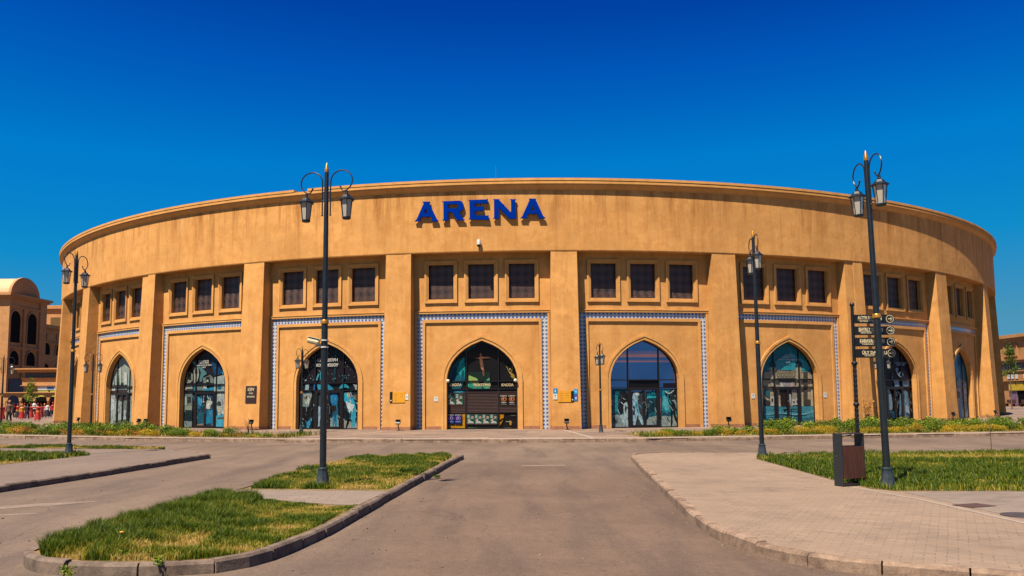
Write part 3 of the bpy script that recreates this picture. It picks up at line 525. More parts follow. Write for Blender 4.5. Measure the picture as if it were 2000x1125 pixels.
4:('14100f',[('0b5c66',[(-2.21,2.96),(-2.18,3.4),(-1.75,4.01),(-1.07,4.75),(-1.07,2.43),(-2.18,2.44)]),('14958c',[(-1.75,3.45),(-1.47,3.89),(-1.09,4.22),(-1.09,2.95),(-1.28,3.06),(-1.44,3.4)]),('073a52',[(-1.98,2.96),(-1.75,3.73),(-1.55,3.78),(-1.69,2.96)]),('0a4a60',[(-1.33,3.23),(-1.22,3.61),(-1.12,3.5),(-1.13,2.95),(-1.28,2.95)]),('1fb0a0',[(-1.44,4.0),(-1.12,4.38),(-1.1,4.16),(-1.39,3.89)]),('0f5c62',[(-1.04,4.77),(-0.42,5.16),(-0.37,5.04),(-0.97,4.65)]),('10182a',[(-2.15,3.46),(-1.53,4.17),(-1.08,4.36),(-1.08,4.72),(-1.75,4.06)]),('14261e',[(-1.0,3.45),(0.47,3.43),(0.47,2.42),(-1.0,2.43)]),('2f8f74',[(-0.92,2.43),(-0.89,2.95),(-0.24,2.83),(-0.13,2.5),(0.47,3.05),(0.47,2.42)]),('a9c96a',[(-0.87,3.28),(-0.66,3.17),(-0.32,3.05),(-0.21,2.75),(-0.35,2.62),(-0.86,2.84)]),('6fbf88',[(0.09,2.83),(0.43,3.1),(0.45,2.43),(0.2,2.42)]),('0f1a16',[(-0.27,2.89),(0.04,2.5),(0.06,2.44),(-0.05,2.48)]),('6b4a35',[(-0.18,4.53),(-0.04,4.53),(-0.0,4.15),(0.11,3.6),(0.12,3.2),(0.03,3.17),(-0.04,3.66),(-0.12,3.71),(-0.19,4.15)]),('6b3f2c',[(-0.52,4.31),(-0.12,4.36),(0.49,4.32),(0.49,4.28),(-0.04,4.24),(-0.52,4.26)]),('c99a70',[(-0.04,4.48),(-0.05,4.44),(-0.08,4.41),(-0.13,4.41),(-0.16,4.44),(-0.17,4.49),(-0.16,4.53),(-0.13,4.56),(-0.08,4.56),(-0.05,4.53)]),('a8744e',[(-0.1,3.76),(0.04,3.68),(0.04,3.55),(-0.07,3.6)]),('c9a640',[(1.44,3.8),(1.51,3.74),(1.65,3.45),(1.88,3.31),(2.0,3.14),(1.84,3.1),(1.68,3.31),(1.57,3.48)]),('8a7a28',[(1.82,3.86),(1.87,3.58),(1.79,3.42),(1.74,3.45)]),('9a8a30',[(1.69,3.2),(1.88,3.2),(2.02,3.03),(1.81,3.04)]),('d8c8a0',[(1.73,3.6),(1.72,3.56),(1.7,3.54),(1.66,3.55),(1.63,3.57),(1.62,3.6),(1.63,3.63),(1.66,3.65),(1.7,3.65),(1.72,3.63)]),('0e4d62',[(-2.16,2.37),(-1.08,2.36),(-1.08,2.17),(-2.16,2.18)]),('2f86a0',[(-1.17,2.25),(-1.22,2.22),(-1.36,2.2),(-1.53,2.21),(-1.67,2.22),(-1.72,2.25),(-1.67,2.28),(-1.53,2.3),(-1.36,2.3),(-1.22,2.28)]),('101010',[(-1.0,2.36),(2.12,2.33),(2.12,2.22),(-1.0,2.25)]),('dd9a14',[(-2.18,0.28),(-1.08,0.28),(-1.08,0.01),(-2.18,0.01)]),('dd9a14',[(-1.26,0.93),(-1.07,0.92),(-1.08,0.27),(-1.26,0.27)]),('18211c',[(-0.98,0.28),(0.9,0.27),(0.9,-0.0),(-0.98,0.01)]),('5a7a58',[(-0.92,0.11),(-0.36,0.08),(-0.39,0.02),(-0.92,0.04)]),('c9d2c0',[(0.22,0.05),(0.83,0.07),(0.83,0.02),(0.22,0.01)]),('c98f18',[(0.98,0.88),(1.3,0.86),(1.25,0.53),(1.08,0.26),(0.98,0.07)]),('171008',[(1.0,0.53),(1.3,0.69),(1.3,0.58),(1.03,0.39)]),('b08010',[(1.63,0.53),(1.79,0.44),(1.74,0.2),(1.63,0.26)]),('9aa090',[(1.41,0.47),(1.71,0.44),(1.69,0.41),(1.41,0.43)]),('8a9078',[(1.32,0.08),(1.74,0.08),(1.73,0.04),(1.32,0.04)]),('5a5a48',[(1.69,0.83),(2.02,0.82),(2.02,0.79),(1.69,0.79)])],[]),
5:(None,[('120d0e',[(-0.89,2.87),(1.02,2.86),(1.01,2.43),(-0.9,2.44)]),('1a1420',[(1.29,2.69),(2.22,2.69),(2.21,2.43),(1.28,2.44)]),('0d4f5a',[(-1.98,2.35),(-0.94,2.35),(-0.99,-0.0),(-2.02,0.01)]),('7c8a86',[(-2.0,0.78),(-0.98,0.85),(-0.99,-0.0),(-2.01,0.01)]),('19191d',[(-1.58,2.22),(-0.96,2.22),(-0.98,1.01),(-1.28,1.34),(-1.37,0.8),(-1.62,0.8)]),('1b7c88',[(-1.95,2.01),(-1.63,1.95),(-1.65,1.02),(-1.97,0.8)]),('b5cfd2',[(-1.57,0.8),(-1.37,0.77),(-1.24,0.47),(-1.28,1.02),(-1.29,1.4),(-1.1,1.61),(-0.97,1.34),(-0.99,0.03),(-1.13,0.02),(-1.16,0.47),(-1.26,0.02),(-1.35,0.25)]),('2b3338',[(-1.22,1.18),(-1.13,1.4),(-1.07,1.18),(-1.15,0.8)]),('4a5a5a',[(-1.94,0.58),(-1.66,0.53),(-1.72,0.26),(-1.9,0.2)]),('33383b',[(-0.75,2.19),(0.01,2.19),(-0.04,0.04),(-0.79,0.05)]),('a8cfd8',[(-0.73,2.16),(-0.29,2.17),(-0.27,1.94),(-0.43,1.89),(-0.38,1.45),(-0.31,0.9),(-0.06,0.46),(-0.06,0.07),(-0.21,0.24),(-0.35,0.62),(-0.47,0.06),(-0.7,0.06),(-0.75,0.79)]),('49a0c0',[(-0.52,1.67),(-0.41,1.56),(-0.35,1.01),(-0.29,0.79),(-0.43,0.9),(-0.51,1.23)]),('2f3a40',[(-0.69,1.34),(-0.56,1.28),(-0.58,0.79),(-0.71,0.76)]),('2c3035',[(-0.59,0.06),(-0.43,0.79),(-0.35,0.62),(-0.46,0.06)]),('eef2f0',[(-0.6,2.16),(-0.29,2.16),(-0.32,2.0),(-0.49,1.97)]),('0c5560',[(0.19,2.19),(0.95,2.18),(0.89,0.06),(0.14,0.07)]),('0a3540',[(0.22,1.77),(0.89,1.79),(0.89,1.11),(0.2,0.78)]),('2b98a4',[(0.22,1.94),(0.89,1.88),(0.89,1.81),(0.22,1.77)]),('83908a',[(0.16,0.59),(0.91,0.75),(0.89,0.06),(0.15,0.07)]),('15202a',[(0.17,1.0),(0.29,0.95),(0.25,0.51),(0.16,0.48)]),('177a86',[(1.15,2.33),(2.28,2.33),(2.22,-0.02),(1.09,-0.01)]),('5ac4cc',[(1.18,1.93),(1.47,1.82),(1.64,1.32),(1.6,1.1),(1.39,0.98),(1.17,1.32)]),('0c4a58',[(1.11,0.99),(1.74,0.93),(1.73,0.66),(1.11,0.72)]),('86938c',[(1.11,0.69),(2.24,0.76),(2.22,-0.02),(1.09,-0.01)]),('12181d',[(1.57,2.15),(1.78,2.32),(2.14,2.32),(2.26,1.98),(2.22,0.98),(1.96,1.04),(2.06,0.54),(2.22,0.29),(2.2,0.15),(2.08,0.18),(1.89,0.6),(1.83,0.99),(1.79,0.04),(1.66,0.03),(1.73,0.99),(1.59,1.37)]),('c9d8d8',[(1.35,2.26),(1.54,2.09),(1.71,2.12),(1.96,2.3),(1.99,2.27),(1.74,2.05),(1.53,2.03),(1.35,2.18)]),('9fb8b8',[(1.7,1.64),(2.06,1.67),(2.11,1.15),(2.22,0.98),(2.07,1.04),(2.0,1.54)]),('0e1a20',[(1.33,2.1),(1.48,2.07),(1.5,1.87),(1.39,1.93)])],[]),
6:('137380',[('2f97a2',[(-0.85,4.05),(0.42,4.64),(1.61,4.06),(2.15,3.51),(-1.52,3.49)]),('a99c7e',[(-1.78,3.36),(-1.23,3.36),(-1.22,3.67),(-0.79,3.67),(-0.77,3.49),(0.75,3.46),(0.79,3.67),(1.17,3.76),(1.31,3.37),(2.35,3.37),(2.36,1.2),(-1.79,1.21)]),('143c4a',[(-1.26,3.7),(-1.18,3.96),(-0.96,4.11),(-0.8,3.96),(-0.75,3.69)]),('143c4a',[(0.73,3.67),(0.83,3.99),(1.07,4.13),(1.27,3.98),(1.32,3.68)]),('2a7484',[(-1.12,3.77),(-1.05,3.99),(-0.97,4.04),(-0.99,3.74)]),('2a7484',[(0.88,3.73),(0.96,4.0),(1.06,4.05),(1.03,3.73)]),('c9bd9c',[(-1.19,3.66),(-0.83,3.66),(-0.88,2.46),(-1.24,2.46)]),('c9bd9c',[(0.81,3.66),(1.17,3.66),(1.11,2.45),(0.75,2.45)]),('857a60',[(-0.71,3.36),(0.69,3.36),(0.67,2.98),(-0.73,2.98)]),('3c382e',[(-0.51,3.18),(-0.53,3.1),(-0.56,3.05),(-0.61,3.05),(-0.65,3.1),(-0.66,3.18),(-0.65,3.27),(-0.6,3.31),(-0.55,3.32),(-0.52,3.27)]),('3c382e',[(-0.22,3.19),(-0.24,3.1),(-0.28,3.05),(-0.32,3.05),(-0.36,3.1),(-0.37,3.18),(-0.35,3.27),(-0.31,3.32),(-0.27,3.32),(-0.23,3.27)]),('3c382e',[(0.07,3.19),(0.05,3.1),(0.01,3.05),(-0.03,3.05),(-0.07,3.1),(-0.08,3.19),(-0.06,3.27),(-0.02,3.32),(0.02,3.32),(0.06,3.27)]),('3c382e',[(0.36,3.19),(0.34,3.11),(0.3,3.06),(0.26,3.06),(0.22,3.11),(0.21,3.19),(0.23,3.27),(0.27,3.32),(0.31,3.32),(0.35,3.27)]),('3c382e',[(0.66,3.19),(0.65,3.11),(0.6,3.06),(0.55,3.06),(0.52,3.11),(0.51,3.19),(0.52,3.27),(0.56,3.32),(0.61,3.32),(0.65,3.27)]),('cfc4a6',[(-0.54,3.18),(-0.55,3.13),(-0.57,3.09),(-0.6,3.09),(-0.63,3.13),(-0.63,3.18),(-0.61,3.24),(-0.59,3.28),(-0.57,3.28),(-0.55,3.24)]),('cfc4a6',[(-0.26,3.19),(-0.27,3.13),(-0.29,3.09),(-0.31,3.09),(-0.33,3.13),(-0.33,3.19),(-0.32,3.24),(-0.3,3.28),(-0.28,3.28),(-0.26,3.24)]),('cfc4a6',[(0.03,3.19),(0.02,3.13),(0.0,3.09),(-0.02,3.09),(-0.04,3.13),(-0.05,3.19),(-0.04,3.24),(-0.01,3.28),(0.01,3.28),(0.03,3.24)]),('cfc4a6',[(0.33,3.19),(0.32,3.13),(0.29,3.09),(0.27,3.09),(0.25,3.13),(0.25,3.19),(0.26,3.24),(0.28,3.28),(0.3,3.28),(0.32,3.24)]),('cfc4a6',[(0.63,3.19),(0.61,3.13),(0.59,3.09),(0.56,3.09),(0.54,3.13),(0.54,3.19),(0.55,3.25),(0.57,3.28),(0.6,3.28),(0.63,3.25)]),('221d1a',[(-1.67,2.95),(2.27,2.95),(2.27,2.88),(-1.67,2.88)]),('4c463c',[(-0.6,2.85),(0.72,2.85),(0.64,2.73),(-0.54,2.73)]),('b8b0a8',[(-0.54,2.73),(0.64,2.73),(0.63,2.43),(-0.55,2.43)]),('e2dcd6',[(-0.42,2.78),(-0.24,2.43),(-0.5,2.43)]),('dcb8a8',[(0.45,2.78),(0.59,2.46),(0.21,2.43)]),('4a4438',[(1.36,3.34),(1.71,3.34),(1.57,1.23),(1.26,1.24)]),('2f5f68',[(-1.7,2.35),(-1.31,2.24),(-1.34,1.7),(-1.72,1.92)]),('8f8878',[(0.41,2.34),(1.1,2.34),(1.07,1.68),(0.38,1.68)]),('2a1e1b',[(-0.54,2.28),(0.33,2.28),(0.23,1.22),(-0.52,1.23)]),('d2d0c4',[(-1.27,1.83),(-0.89,1.83),(-0.92,1.23),(-1.29,1.24)]),('3a3630',[(-1.21,1.7),(-1.08,1.69),(-1.09,1.48),(-1.22,1.48)]),('d2d0c4',[(0.13,1.96),(0.29,1.96),(0.26,1.25),(0.09,1.25)]),('d6d4c8',[(0.38,1.66),(1.07,1.71),(1.05,1.29),(0.36,1.27)]),('3a3a34',[(0.44,1.52),(0.58,1.52),(0.57,1.38),(0.43,1.38)]),('3a3a34',[(0.72,1.57),(0.89,1.57),(0.89,1.38),(0.72,1.38)]),('3b342e',[(-1.72,1.59),(-1.34,1.59),(-1.36,1.24),(-1.74,1.24)]),('443c34',[(1.38,1.62),(1.85,1.62),(1.83,1.23),(1.36,1.23)]),('b0a890',[(1.92,2.34),(2.32,2.34),(2.26,1.2),(1.85,1.2)]),('3f8390',[(-1.79,1.21),(2.39,1.21),(2.36,-0.04),(-1.79,0.03)]),('5f9ea8',[(-1.76,0.78),(-0.66,0.93),(1.03,0.74),(2.38,1.0),(2.39,0.84),(1.02,0.58),(-0.66,0.77),(-1.75,0.62)]),('2b6a78',[(-1.75,0.51),(-0.33,0.6),(1.14,0.36),(2.36,0.56),(2.37,0.42),(1.0,0.19),(-0.34,0.44),(-1.75,0.35)]),('7fb2b8',[(-1.71,0.24),(-0.35,0.3),(1.69,0.13),(2.36,0.23),(2.35,0.14),(0.99,0.06),(-1.72,0.16)]),('08090b',[(-0.38,1.03),(0.73,1.04),(0.73,0.98),(-0.12,0.97),(-0.19,0.84),(-0.35,0.86),(-0.28,0.97),(-0.38,0.97)])],[('lines',[[(-0.16,4.45),(0.66,4.46)],[(-0.35,4.32),(0.68,4.33)],[(-0.63,4.17),(0.93,4.18)],[(-0.02,4.0),(0.3,4.0)]],'b9d4d4')]),
7:('130e10',[('071a38',[(1.29,5.14),(1.75,5.06),(2.1,4.56),(1.95,2.91),(1.15,2.91)]),('20222c',[(0.11,4.78),(1.21,5.01),(1.13,4.01),(0.04,3.92)]),('8fa5b4',[(0.26,3.66),(0.53,3.76),(0.7,3.65),(0.56,3.53),(0.71,3.2),(0.59,3.17),(0.34,3.5)]),('9db8c8',[(1.25,3.27),(1.18,3.14),(1.02,3.06),(0.84,3.06),(0.7,3.14),(0.65,3.27),(0.72,3.4),(0.87,3.49),(1.06,3.49),(1.2,3.41)]),('1a2028',[(1.11,3.27),(1.07,3.19),(0.99,3.15),(0.89,3.14),(0.81,3.19),(0.79,3.27),(0.83,3.35),(0.91,3.4),(1.01,3.4),(1.09,3.35)]),('7f9fb0',[(0.01,2.86),(0.63,2.86),(0.7,2.42),(0.16,2.42)]),('6f94a6',[(0.97,2.81),(1.92,2.86),(1.92,2.54),(1.69,2.42),(1.05,2.42)]),('b6b2a4',[(2.02,2.91),(2.43,3.08),(2.95,3.43),(3.03,3.36),(2.92,3.09),(2.29,2.81)]),('8c8778',[(2.67,3.52),(2.81,3.55),(2.83,3.22),(2.7,3.19)]),('7f9aa8',[(-0.88,2.21),(-0.52,2.28),(-0.27,1.75),(-0.21,0.91),(-0.48,0.78),(-0.8,0.91),(-0.91,1.5)]),('165a78',[(-0.89,0.72),(-0.11,0.77),(-0.02,0.28),(-0.88,0.3)]),('0c2a3a',[(-0.67,0.59),(-0.23,0.64),(-0.26,0.29),(-0.57,0.29)]),('6d93a6',[(0.7,2.14),(1.59,2.24),(1.73,1.48),(1.79,0.25),(0.4,0.27),(0.61,1.22)]),('1c1a1e',[(0.89,1.95),(1.23,1.88),(1.03,0.69),(0.87,0.69)]),('1f5f88',[(0.64,0.57),(1.02,0.76),(1.0,0.26),(0.53,0.27)]),('cfe0e6',[(1.31,1.15),(1.68,1.01),(1.7,0.55),(1.3,0.69)]),('0f4f78',[(1.35,0.62),(1.76,0.55),(1.77,0.25),(1.32,0.26)]),('4f4a44',[(2.82,1.87),(3.16,1.94),(3.13,0.72),(2.84,0.8)]),('6f8c94',[(2.07,0.47),(2.46,0.73),(2.82,0.53),(3.14,0.42),(3.12,0.22),(2.04,0.24)]),('d9dcd8',[(0.78,1.95),(1.1,1.95),(1.09,1.87),(0.77,1.87)]),('22354a',[(-0.17,3.33),(-0.02,3.39),(-0.04,2.9),(-0.17,2.9)])],[('lines',[[(0.25,4.07),(1.6,4.09)],[(0.43,3.94),(1.44,3.96)]],'8fa0a8'),('speck',60,[(2.68,1.74),(3.16,0.66)],'7d7870')]),
8:('2a7f98',[('175f80',[(0.37,4.55),(1.65,5.18),(2.23,4.82),(2.37,4.23),(0.39,4.04)]),('69a4b8',[(2.18,3.92),(4.38,3.82),(4.23,2.98),(1.87,2.99)]),('a4bcc4',[(-0.31,3.0),(4.31,2.9),(4.07,-0.02),(-0.16,0.08),(-0.29,1.85)]),('c9d6d8',[(0.82,2.58),(2.88,2.74),(3.31,1.99),(1.15,1.84)]),('5f97a8',[(0.03,3.15),(0.67,3.01),(0.45,2.43),(-0.15,2.28)]),('1d6f94',[(0.93,1.26),(1.79,1.32),(2.22,0.87),(1.51,0.52),(1.2,0.81)]),('3c8ca8',[(0.06,1.41),(0.78,1.7),(0.43,0.1),(-0.05,0.11)]),('7fa9b6',[(2.58,1.32),(4.09,1.38),(4.01,0.02),(2.32,0.06)]),('2f3f50',[(-0.18,2.14),(0.38,1.99),(0.19,1.55),(-0.23,1.56)])],[]),
}
POSTERS=[('green',[(-2.13,1.44),(-1.68,2.13)]),('green',[(-1.65,1.45),(-1.19,2.13)]),('green',[(-0.96,0.3),(-0.49,0.89)]),('green',[(-0.47,0.29),(-0.02,0.89)]),('green',[(-0.01,0.29),(0.44,0.89)]),('green',[(0.46,0.29),(0.9,0.89)]),('orange',[(1.06,1.42),(1.53,2.04)]),('orange',[(1.55,1.41),(2.02,2.04)]),('purple',[(-2.18,0.33),(-1.72,0.9)]),('purple',[(-1.7,0.33),(-1.26,0.9)])]
SHUTTERS=[[(-2.15,0.94),(-1.09,2.14)],[(-1.0,0.95),(0.92,2.19)],[(0.97,0.97),(2.12,2.19)]]
TXT4=[('КАССА',[(-2.01,2.59),(-1.29,2.58)]),('TICKETING',[(-0.58,2.57),(0.49,2.56)]),('КАССА',[(1.16,2.56),(1.89,2.55)])]
TXT3=[('АТТЫШОУЫ',[(-0.91,4.21),(0.57,4.18)]),('КОННОЕШОУ',[(-0.95,3.9),(0.61,3.87)])]
LETTERS=[('A',[(-3.9,12.54),(-3.77,12.66),(-3.35,13.59),(-3.42,13.73),(-2.96,13.71),(-3.0,13.58),(-2.56,12.64),(-2.46,12.54),(-2.46,12.49),(-2.89,12.5),(-2.82,12.59),(-2.91,12.79),(-3.5,12.81),(-3.58,12.65),(-3.54,12.53)],[(-3.2,13.32),(-3.08,13.03),(-3.35,13.04)]),('R',[(-2.21,12.52),(-2.14,12.6),(-2.15,13.61),(-2.24,13.7),(-1.18,13.71),(-1.03,13.64),(-0.94,13.46),(-0.93,13.29),(-1.03,13.11),(-1.23,13.01),(-0.97,12.61),(-0.86,12.53),(-0.88,12.51),(-1.34,12.52),(-1.63,13.02),(-1.87,13.03),(-1.87,12.61),(-1.83,12.52)],[(-1.88,13.5),(-1.36,13.51),(-1.26,13.44),(-1.25,13.31),(-1.34,13.25),(-1.88,13.25)]),('E',[(-0.65,12.55),(-0.58,12.62),(-0.59,13.65),(-0.67,13.73),(0.42,13.74),(0.49,13.8),(0.52,13.49),(0.46,13.51),(-0.29,13.51),(-0.29,13.29),(0.22,13.31),(0.23,13.06),(-0.29,13.05),(-0.29,12.77),(0.46,12.75),(0.52,12.81),(0.57,12.5),(0.52,12.5)],None),('N',[(0.8,12.58),(0.86,12.63),(0.86,13.68),(0.81,13.75),(1.19,13.74),(1.16,13.69),(1.82,12.96),(1.86,12.96),(1.86,13.66),(1.8,13.73),(2.16,13.72),(2.11,13.66),(2.15,12.59),(2.16,12.54),(1.77,12.54),(1.16,13.22),(1.13,13.19),(1.13,12.58),(1.14,12.55),(0.82,12.56)],None),('A2',[(2.4,12.56),(2.51,12.67),(2.95,13.65),(2.91,13.75),(3.35,13.74),(3.32,13.67),(3.75,12.68),(3.88,12.56),(3.86,12.54),(3.46,12.54),(3.5,12.62),(3.43,12.82),(2.87,12.83),(2.77,12.65),(2.8,12.55)],[(3.15,13.39),(3.27,13.04),(3.01,13.04)])]

def area2(p): return sum(p[i][0]*p[(i+1)%len(p)][1]-p[(i+1)%len(p)][0]*p[i][1] for i in range(len(p)))/2
ARC=full(-0.02); ARC=ARC if area2(ARC)>0 else ARC[::-1]
def clip(poly,conv):
    out=list(poly)
    for i in range(len(conv)):
        a=conv[i]; b=conv[(i+1)%len(conv)]; src=out; out=[]
        if not src: break
        def side(p): return (b[0]-a[0])*(p[1]-a[1])-(b[1]-a[1])*(p[0]-a[0])
        for j in range(len(src)):
            p=src[j-1]; q=src[j]; sp_,sq=side(p),side(q)
            if sq>=0:
                if sp_<0: t=sp_/(sp_-sq); out.append((p[0]+(q[0]-p[0])*t,p[1]+(q[1]-p[1])*t))
                out.append(q)
            elif sp_>=0: t=sp_/(sp_-sq); out.append((p[0]+(q[0]-p[0])*t,p[1]+(q[1]-p[1])*t))
    return out
def smooth_poly(p):
    if len(p)<6: return p
    out=[]
    for i in range(len(p)):
        a=p[i]; b=p[(i+1)%len(p)]; out.append((a[0]*.75+b[0]*.25,a[1]*.75+b[1]*.25)); out.append((a[0]*.25+b[0]*.75,a[1]*.25+b[1]*.75))
    return out
def tri_fill(mb,poly,k,r,m):
    """concave-safe fill"""
    from mathutils.geometry import tessellate_polygon
    T=tessellate_polygon([[Vector((x,z,0)) for x,z in poly]])
    n=len(mb.v); mb.v+=[C(x,z,r,k) for x,z in poly]
    for t in T:
        p=[poly[i] for i in t]; t=list(t) if area2(p)>0 else list(t)[::-1]
        mb.f.append([n+i for i in t]); mb.mi.append(m); mb.uv.append(None)
def inside(p,conv):
    return all((conv[(i+1)%len(conv)][0]-conv[i][0])*(p[1]-conv[i][1])-(conv[(i+1)%len(conv)][1]-conv[i][1])*(p[0]-conv[i][0])>=0 for i in range(len(conv)))
BAYDESC={0:'pale glazing',1:'arched glazing with pale city print',2:'arched glazing with night old town print',3:'arched glazing printed with blue horse riders',4:'ticket office glazing with brown shutters and posters',5:'arched glazing with clear upper panes and horse print below',6:'arched glazing printed with a domed gate under teal sky',7:'dark arched glazing with pale blue dancer print',8:'arched glazing with blue cloud print'}
for k in bays:
    # frame : the mesh of the part
    fm=MB(); A=full(-.001); B=full(-.07)
    for i in range(len(A)-1):
        def q(p,r): return C(p[0],p[1],r,k)
        fm.face([q(B[i],RG+.05),q(A[i],RG+.05),q(A[i+1],RG+.05),q(B[i+1],RG+.05)]); fm.face([q(B[i+1],RG+.05),q(B[i+1],RG),q(B[i],RG),q(B[i],RG+.05)])
    def bar(s0,s1,z0,z1,d=.06): cbox(fm,k,s0,s1,z0,z1,RG-.01,RG+d,step=3)
    bar(-2.08,2.08,2.86,2.92); bar(-2.08,2.08,2.38,2.44,.062); bar(-2.1,2.1,0,.07,.064)
    for s in (-.975,.975):
        bar(s-.03,s+.03,2.922,4.83,.055); bar(s-.03,s+.03,2.442,2.858,.055)
        bar(s-.045,s+.045,.072,2.378,.058)
    fr=AB(fm,'arched_window',M_FRAME,label=BAYDESC.get(k))
    bgc,polys,extra=PRINTS.get(k,('26343a',[],[]))
    gl=MB(); tri_fill(gl,ARC,k,RG-.02,0)
    AB(gl,'glass_pane',M_GLASS if (bgc is None) else pmat(bgc),parent=fr)
    if polys:
        pr=MB(); mats=[]; 
        def mi(h):
            m_=pmat(h)
            if m_ not in mats: mats.append(m_)
            return mats.index(m_)
        lay=0
        for h,p in polys:
            p=clip(smooth_poly(p),ARC)
            if len(p)<3: continue
            lay+=1
            tri_fill(pr,p,k,RG-.018+lay*.0011*min(1,30/len(polys)),mi(h))
        R1=RG-.018+.0011*36
        for e in extra:
            if e[0] in('stars','speck'):
                (xa,za),(xb,zb)=e[2]; 
                for _ in range(e[1]):
                    x=random.uniform(min(xa,xb),max(xa,xb)); z=random.uniform(min(za,zb),max(za,zb)); w=random.choice((.012,.018,.03))
                    if inside((x,z),ARC): tri_fill(pr,[(x-w,z),(x,z-w),(x+w,z),(x,z+w)],k,R1,mi(e[3]))
            elif e[0]=='lines':
                for (pa,pb_) in e[1]:
                    x=pa[0]
                    while x<pb_[0]-.02:
                        w=random.uniform(.03,.075); tri_fill(pr,[(x,pa[1]-.045),(x+w,pa[1]-.045),(x+w,pa[1]+.045),(x,pa[1]+.045)],k,R1,mi(e[2])); x+=w+random.choice((.014,.014,.014,.05))
        if k in (1,2,3,5,7):
            hs_=[h for h,_ in polys]; rk=random.Random(40+k)
            for _ in range(170):
                x=rk.uniform(-2.05,2.05); z=rk.uniform(.12,2.8 if k!=5 else 2.2); w=rk.uniform(.01,.035); hh=rk.uniform(.06,.38); sl=rk.uniform(-.16,.16)
                p=[(x,z),(x+w,z+hh*.1),(x+w+sl,z+hh*.8),(x+sl*1.2,z+hh),(x+sl-w*.3,z+hh*.6)]
                p=clip(p,ARC)
                near=min(polys,key=lambda q_:min((a-x)**2+(b_-z)**2 for a,b_ in q_[1]))[0]
                if len(p)>=3 and z+hh<2.36: tri_fill(pr,p,k,RG-.018+.0011*33+_*.000008,mi(near if rk.random()<.6 else rk.choice(hs_)))
        if k==3:
            for t,(pa,pb_) in TXT3: put_text(pr,t,lambda a,b,pa=pa,pb_=pb_:C((pa[0]+pb_[0])/2+a,pa[1]+b,R1,k),width=pb_[0]-pa[0],height=.20,m=mi('e9e2d2'),bold=.04)
        if k==4:
            for t,(pa,pb_) in TXT4: put_text(pr,t,lambda a,b,pa=pa,pb_=pb_:C((pa[0]+pb_[0])/2+a,pa[1]+b,R1,k),width=pb_[0]-pa[0],height=.17,m=mi('ffe0a8'),bold=.04)
        AB(pr,'window_print',mats,parent=fr)
    if k in (1,2,3,5,6,7):
        d=MB()
        def dbar(s0,s1,z0,z1,dd=.075): cbox(d,k,s0,s1,z0,z1,RG-.01,RG+dd,step=3)
        dbar(-.925,.925,2.26,2.375); dbar(-.925,-.78,.075,2.26); dbar(.78,.925,.075,2.26); dbar(-.07,.07,.075,2.26); dbar(-.78,-.07,.075,.17); dbar(.07,.78,.075,.17)
        do=AB(d,'door',M_FRAME,parent=fr)
        hn=MB(); cbox(hn,k,.10,.13,.95,1.45,RG+.1,RG+.13); cbox(hn,k,-.06,.05,1.5,1.56,RG+.08,RG+.1)
        AB(hn,'door_handle',simple('steel','a9a59c',0.3,metal=0.8),parent=fr)
    if k==4:
        for (p0,p1) in SHUTTERS:
            s=MB(); z0,z1=p0[1],p1[1]; n_=max(3,int((z1-z0)/.085)); hh=(z1-z0)/n_
            for i in range(n_):
                za=z0+i*hh
                s.face([C(p0[0],za,RG+.03,k),C(p1[0],za,RG+.03,k),C(p1[0],za+hh*.8,RG+.055,k),C(p0[0],za+hh*.8,RG+.055,k)])
                s.face([C(p0[0],za+hh*.8,RG+.055,k),C(p1[0],za+hh*.8,RG+.055,k),C(p1[0],za+hh,RG+.03,k),C(p0[0],za+hh,RG+.03,k)])
            cbox(s,k,p0[0]-.03,p0[0],z0,z1,RG+.02,RG+.066); cbox(s,k,p1[0],p1[0]+.03,z0,z1,RG+.02,RG+.066); cbox(s,k,p0[0]-.03,p1[0]+.03,z1,z1+.06,RG+.02,RG+.067,step=3)
            AB(s,'roller_shutter',simple('shutter_brown','3b2320',0.5,var=.15),parent=fr)
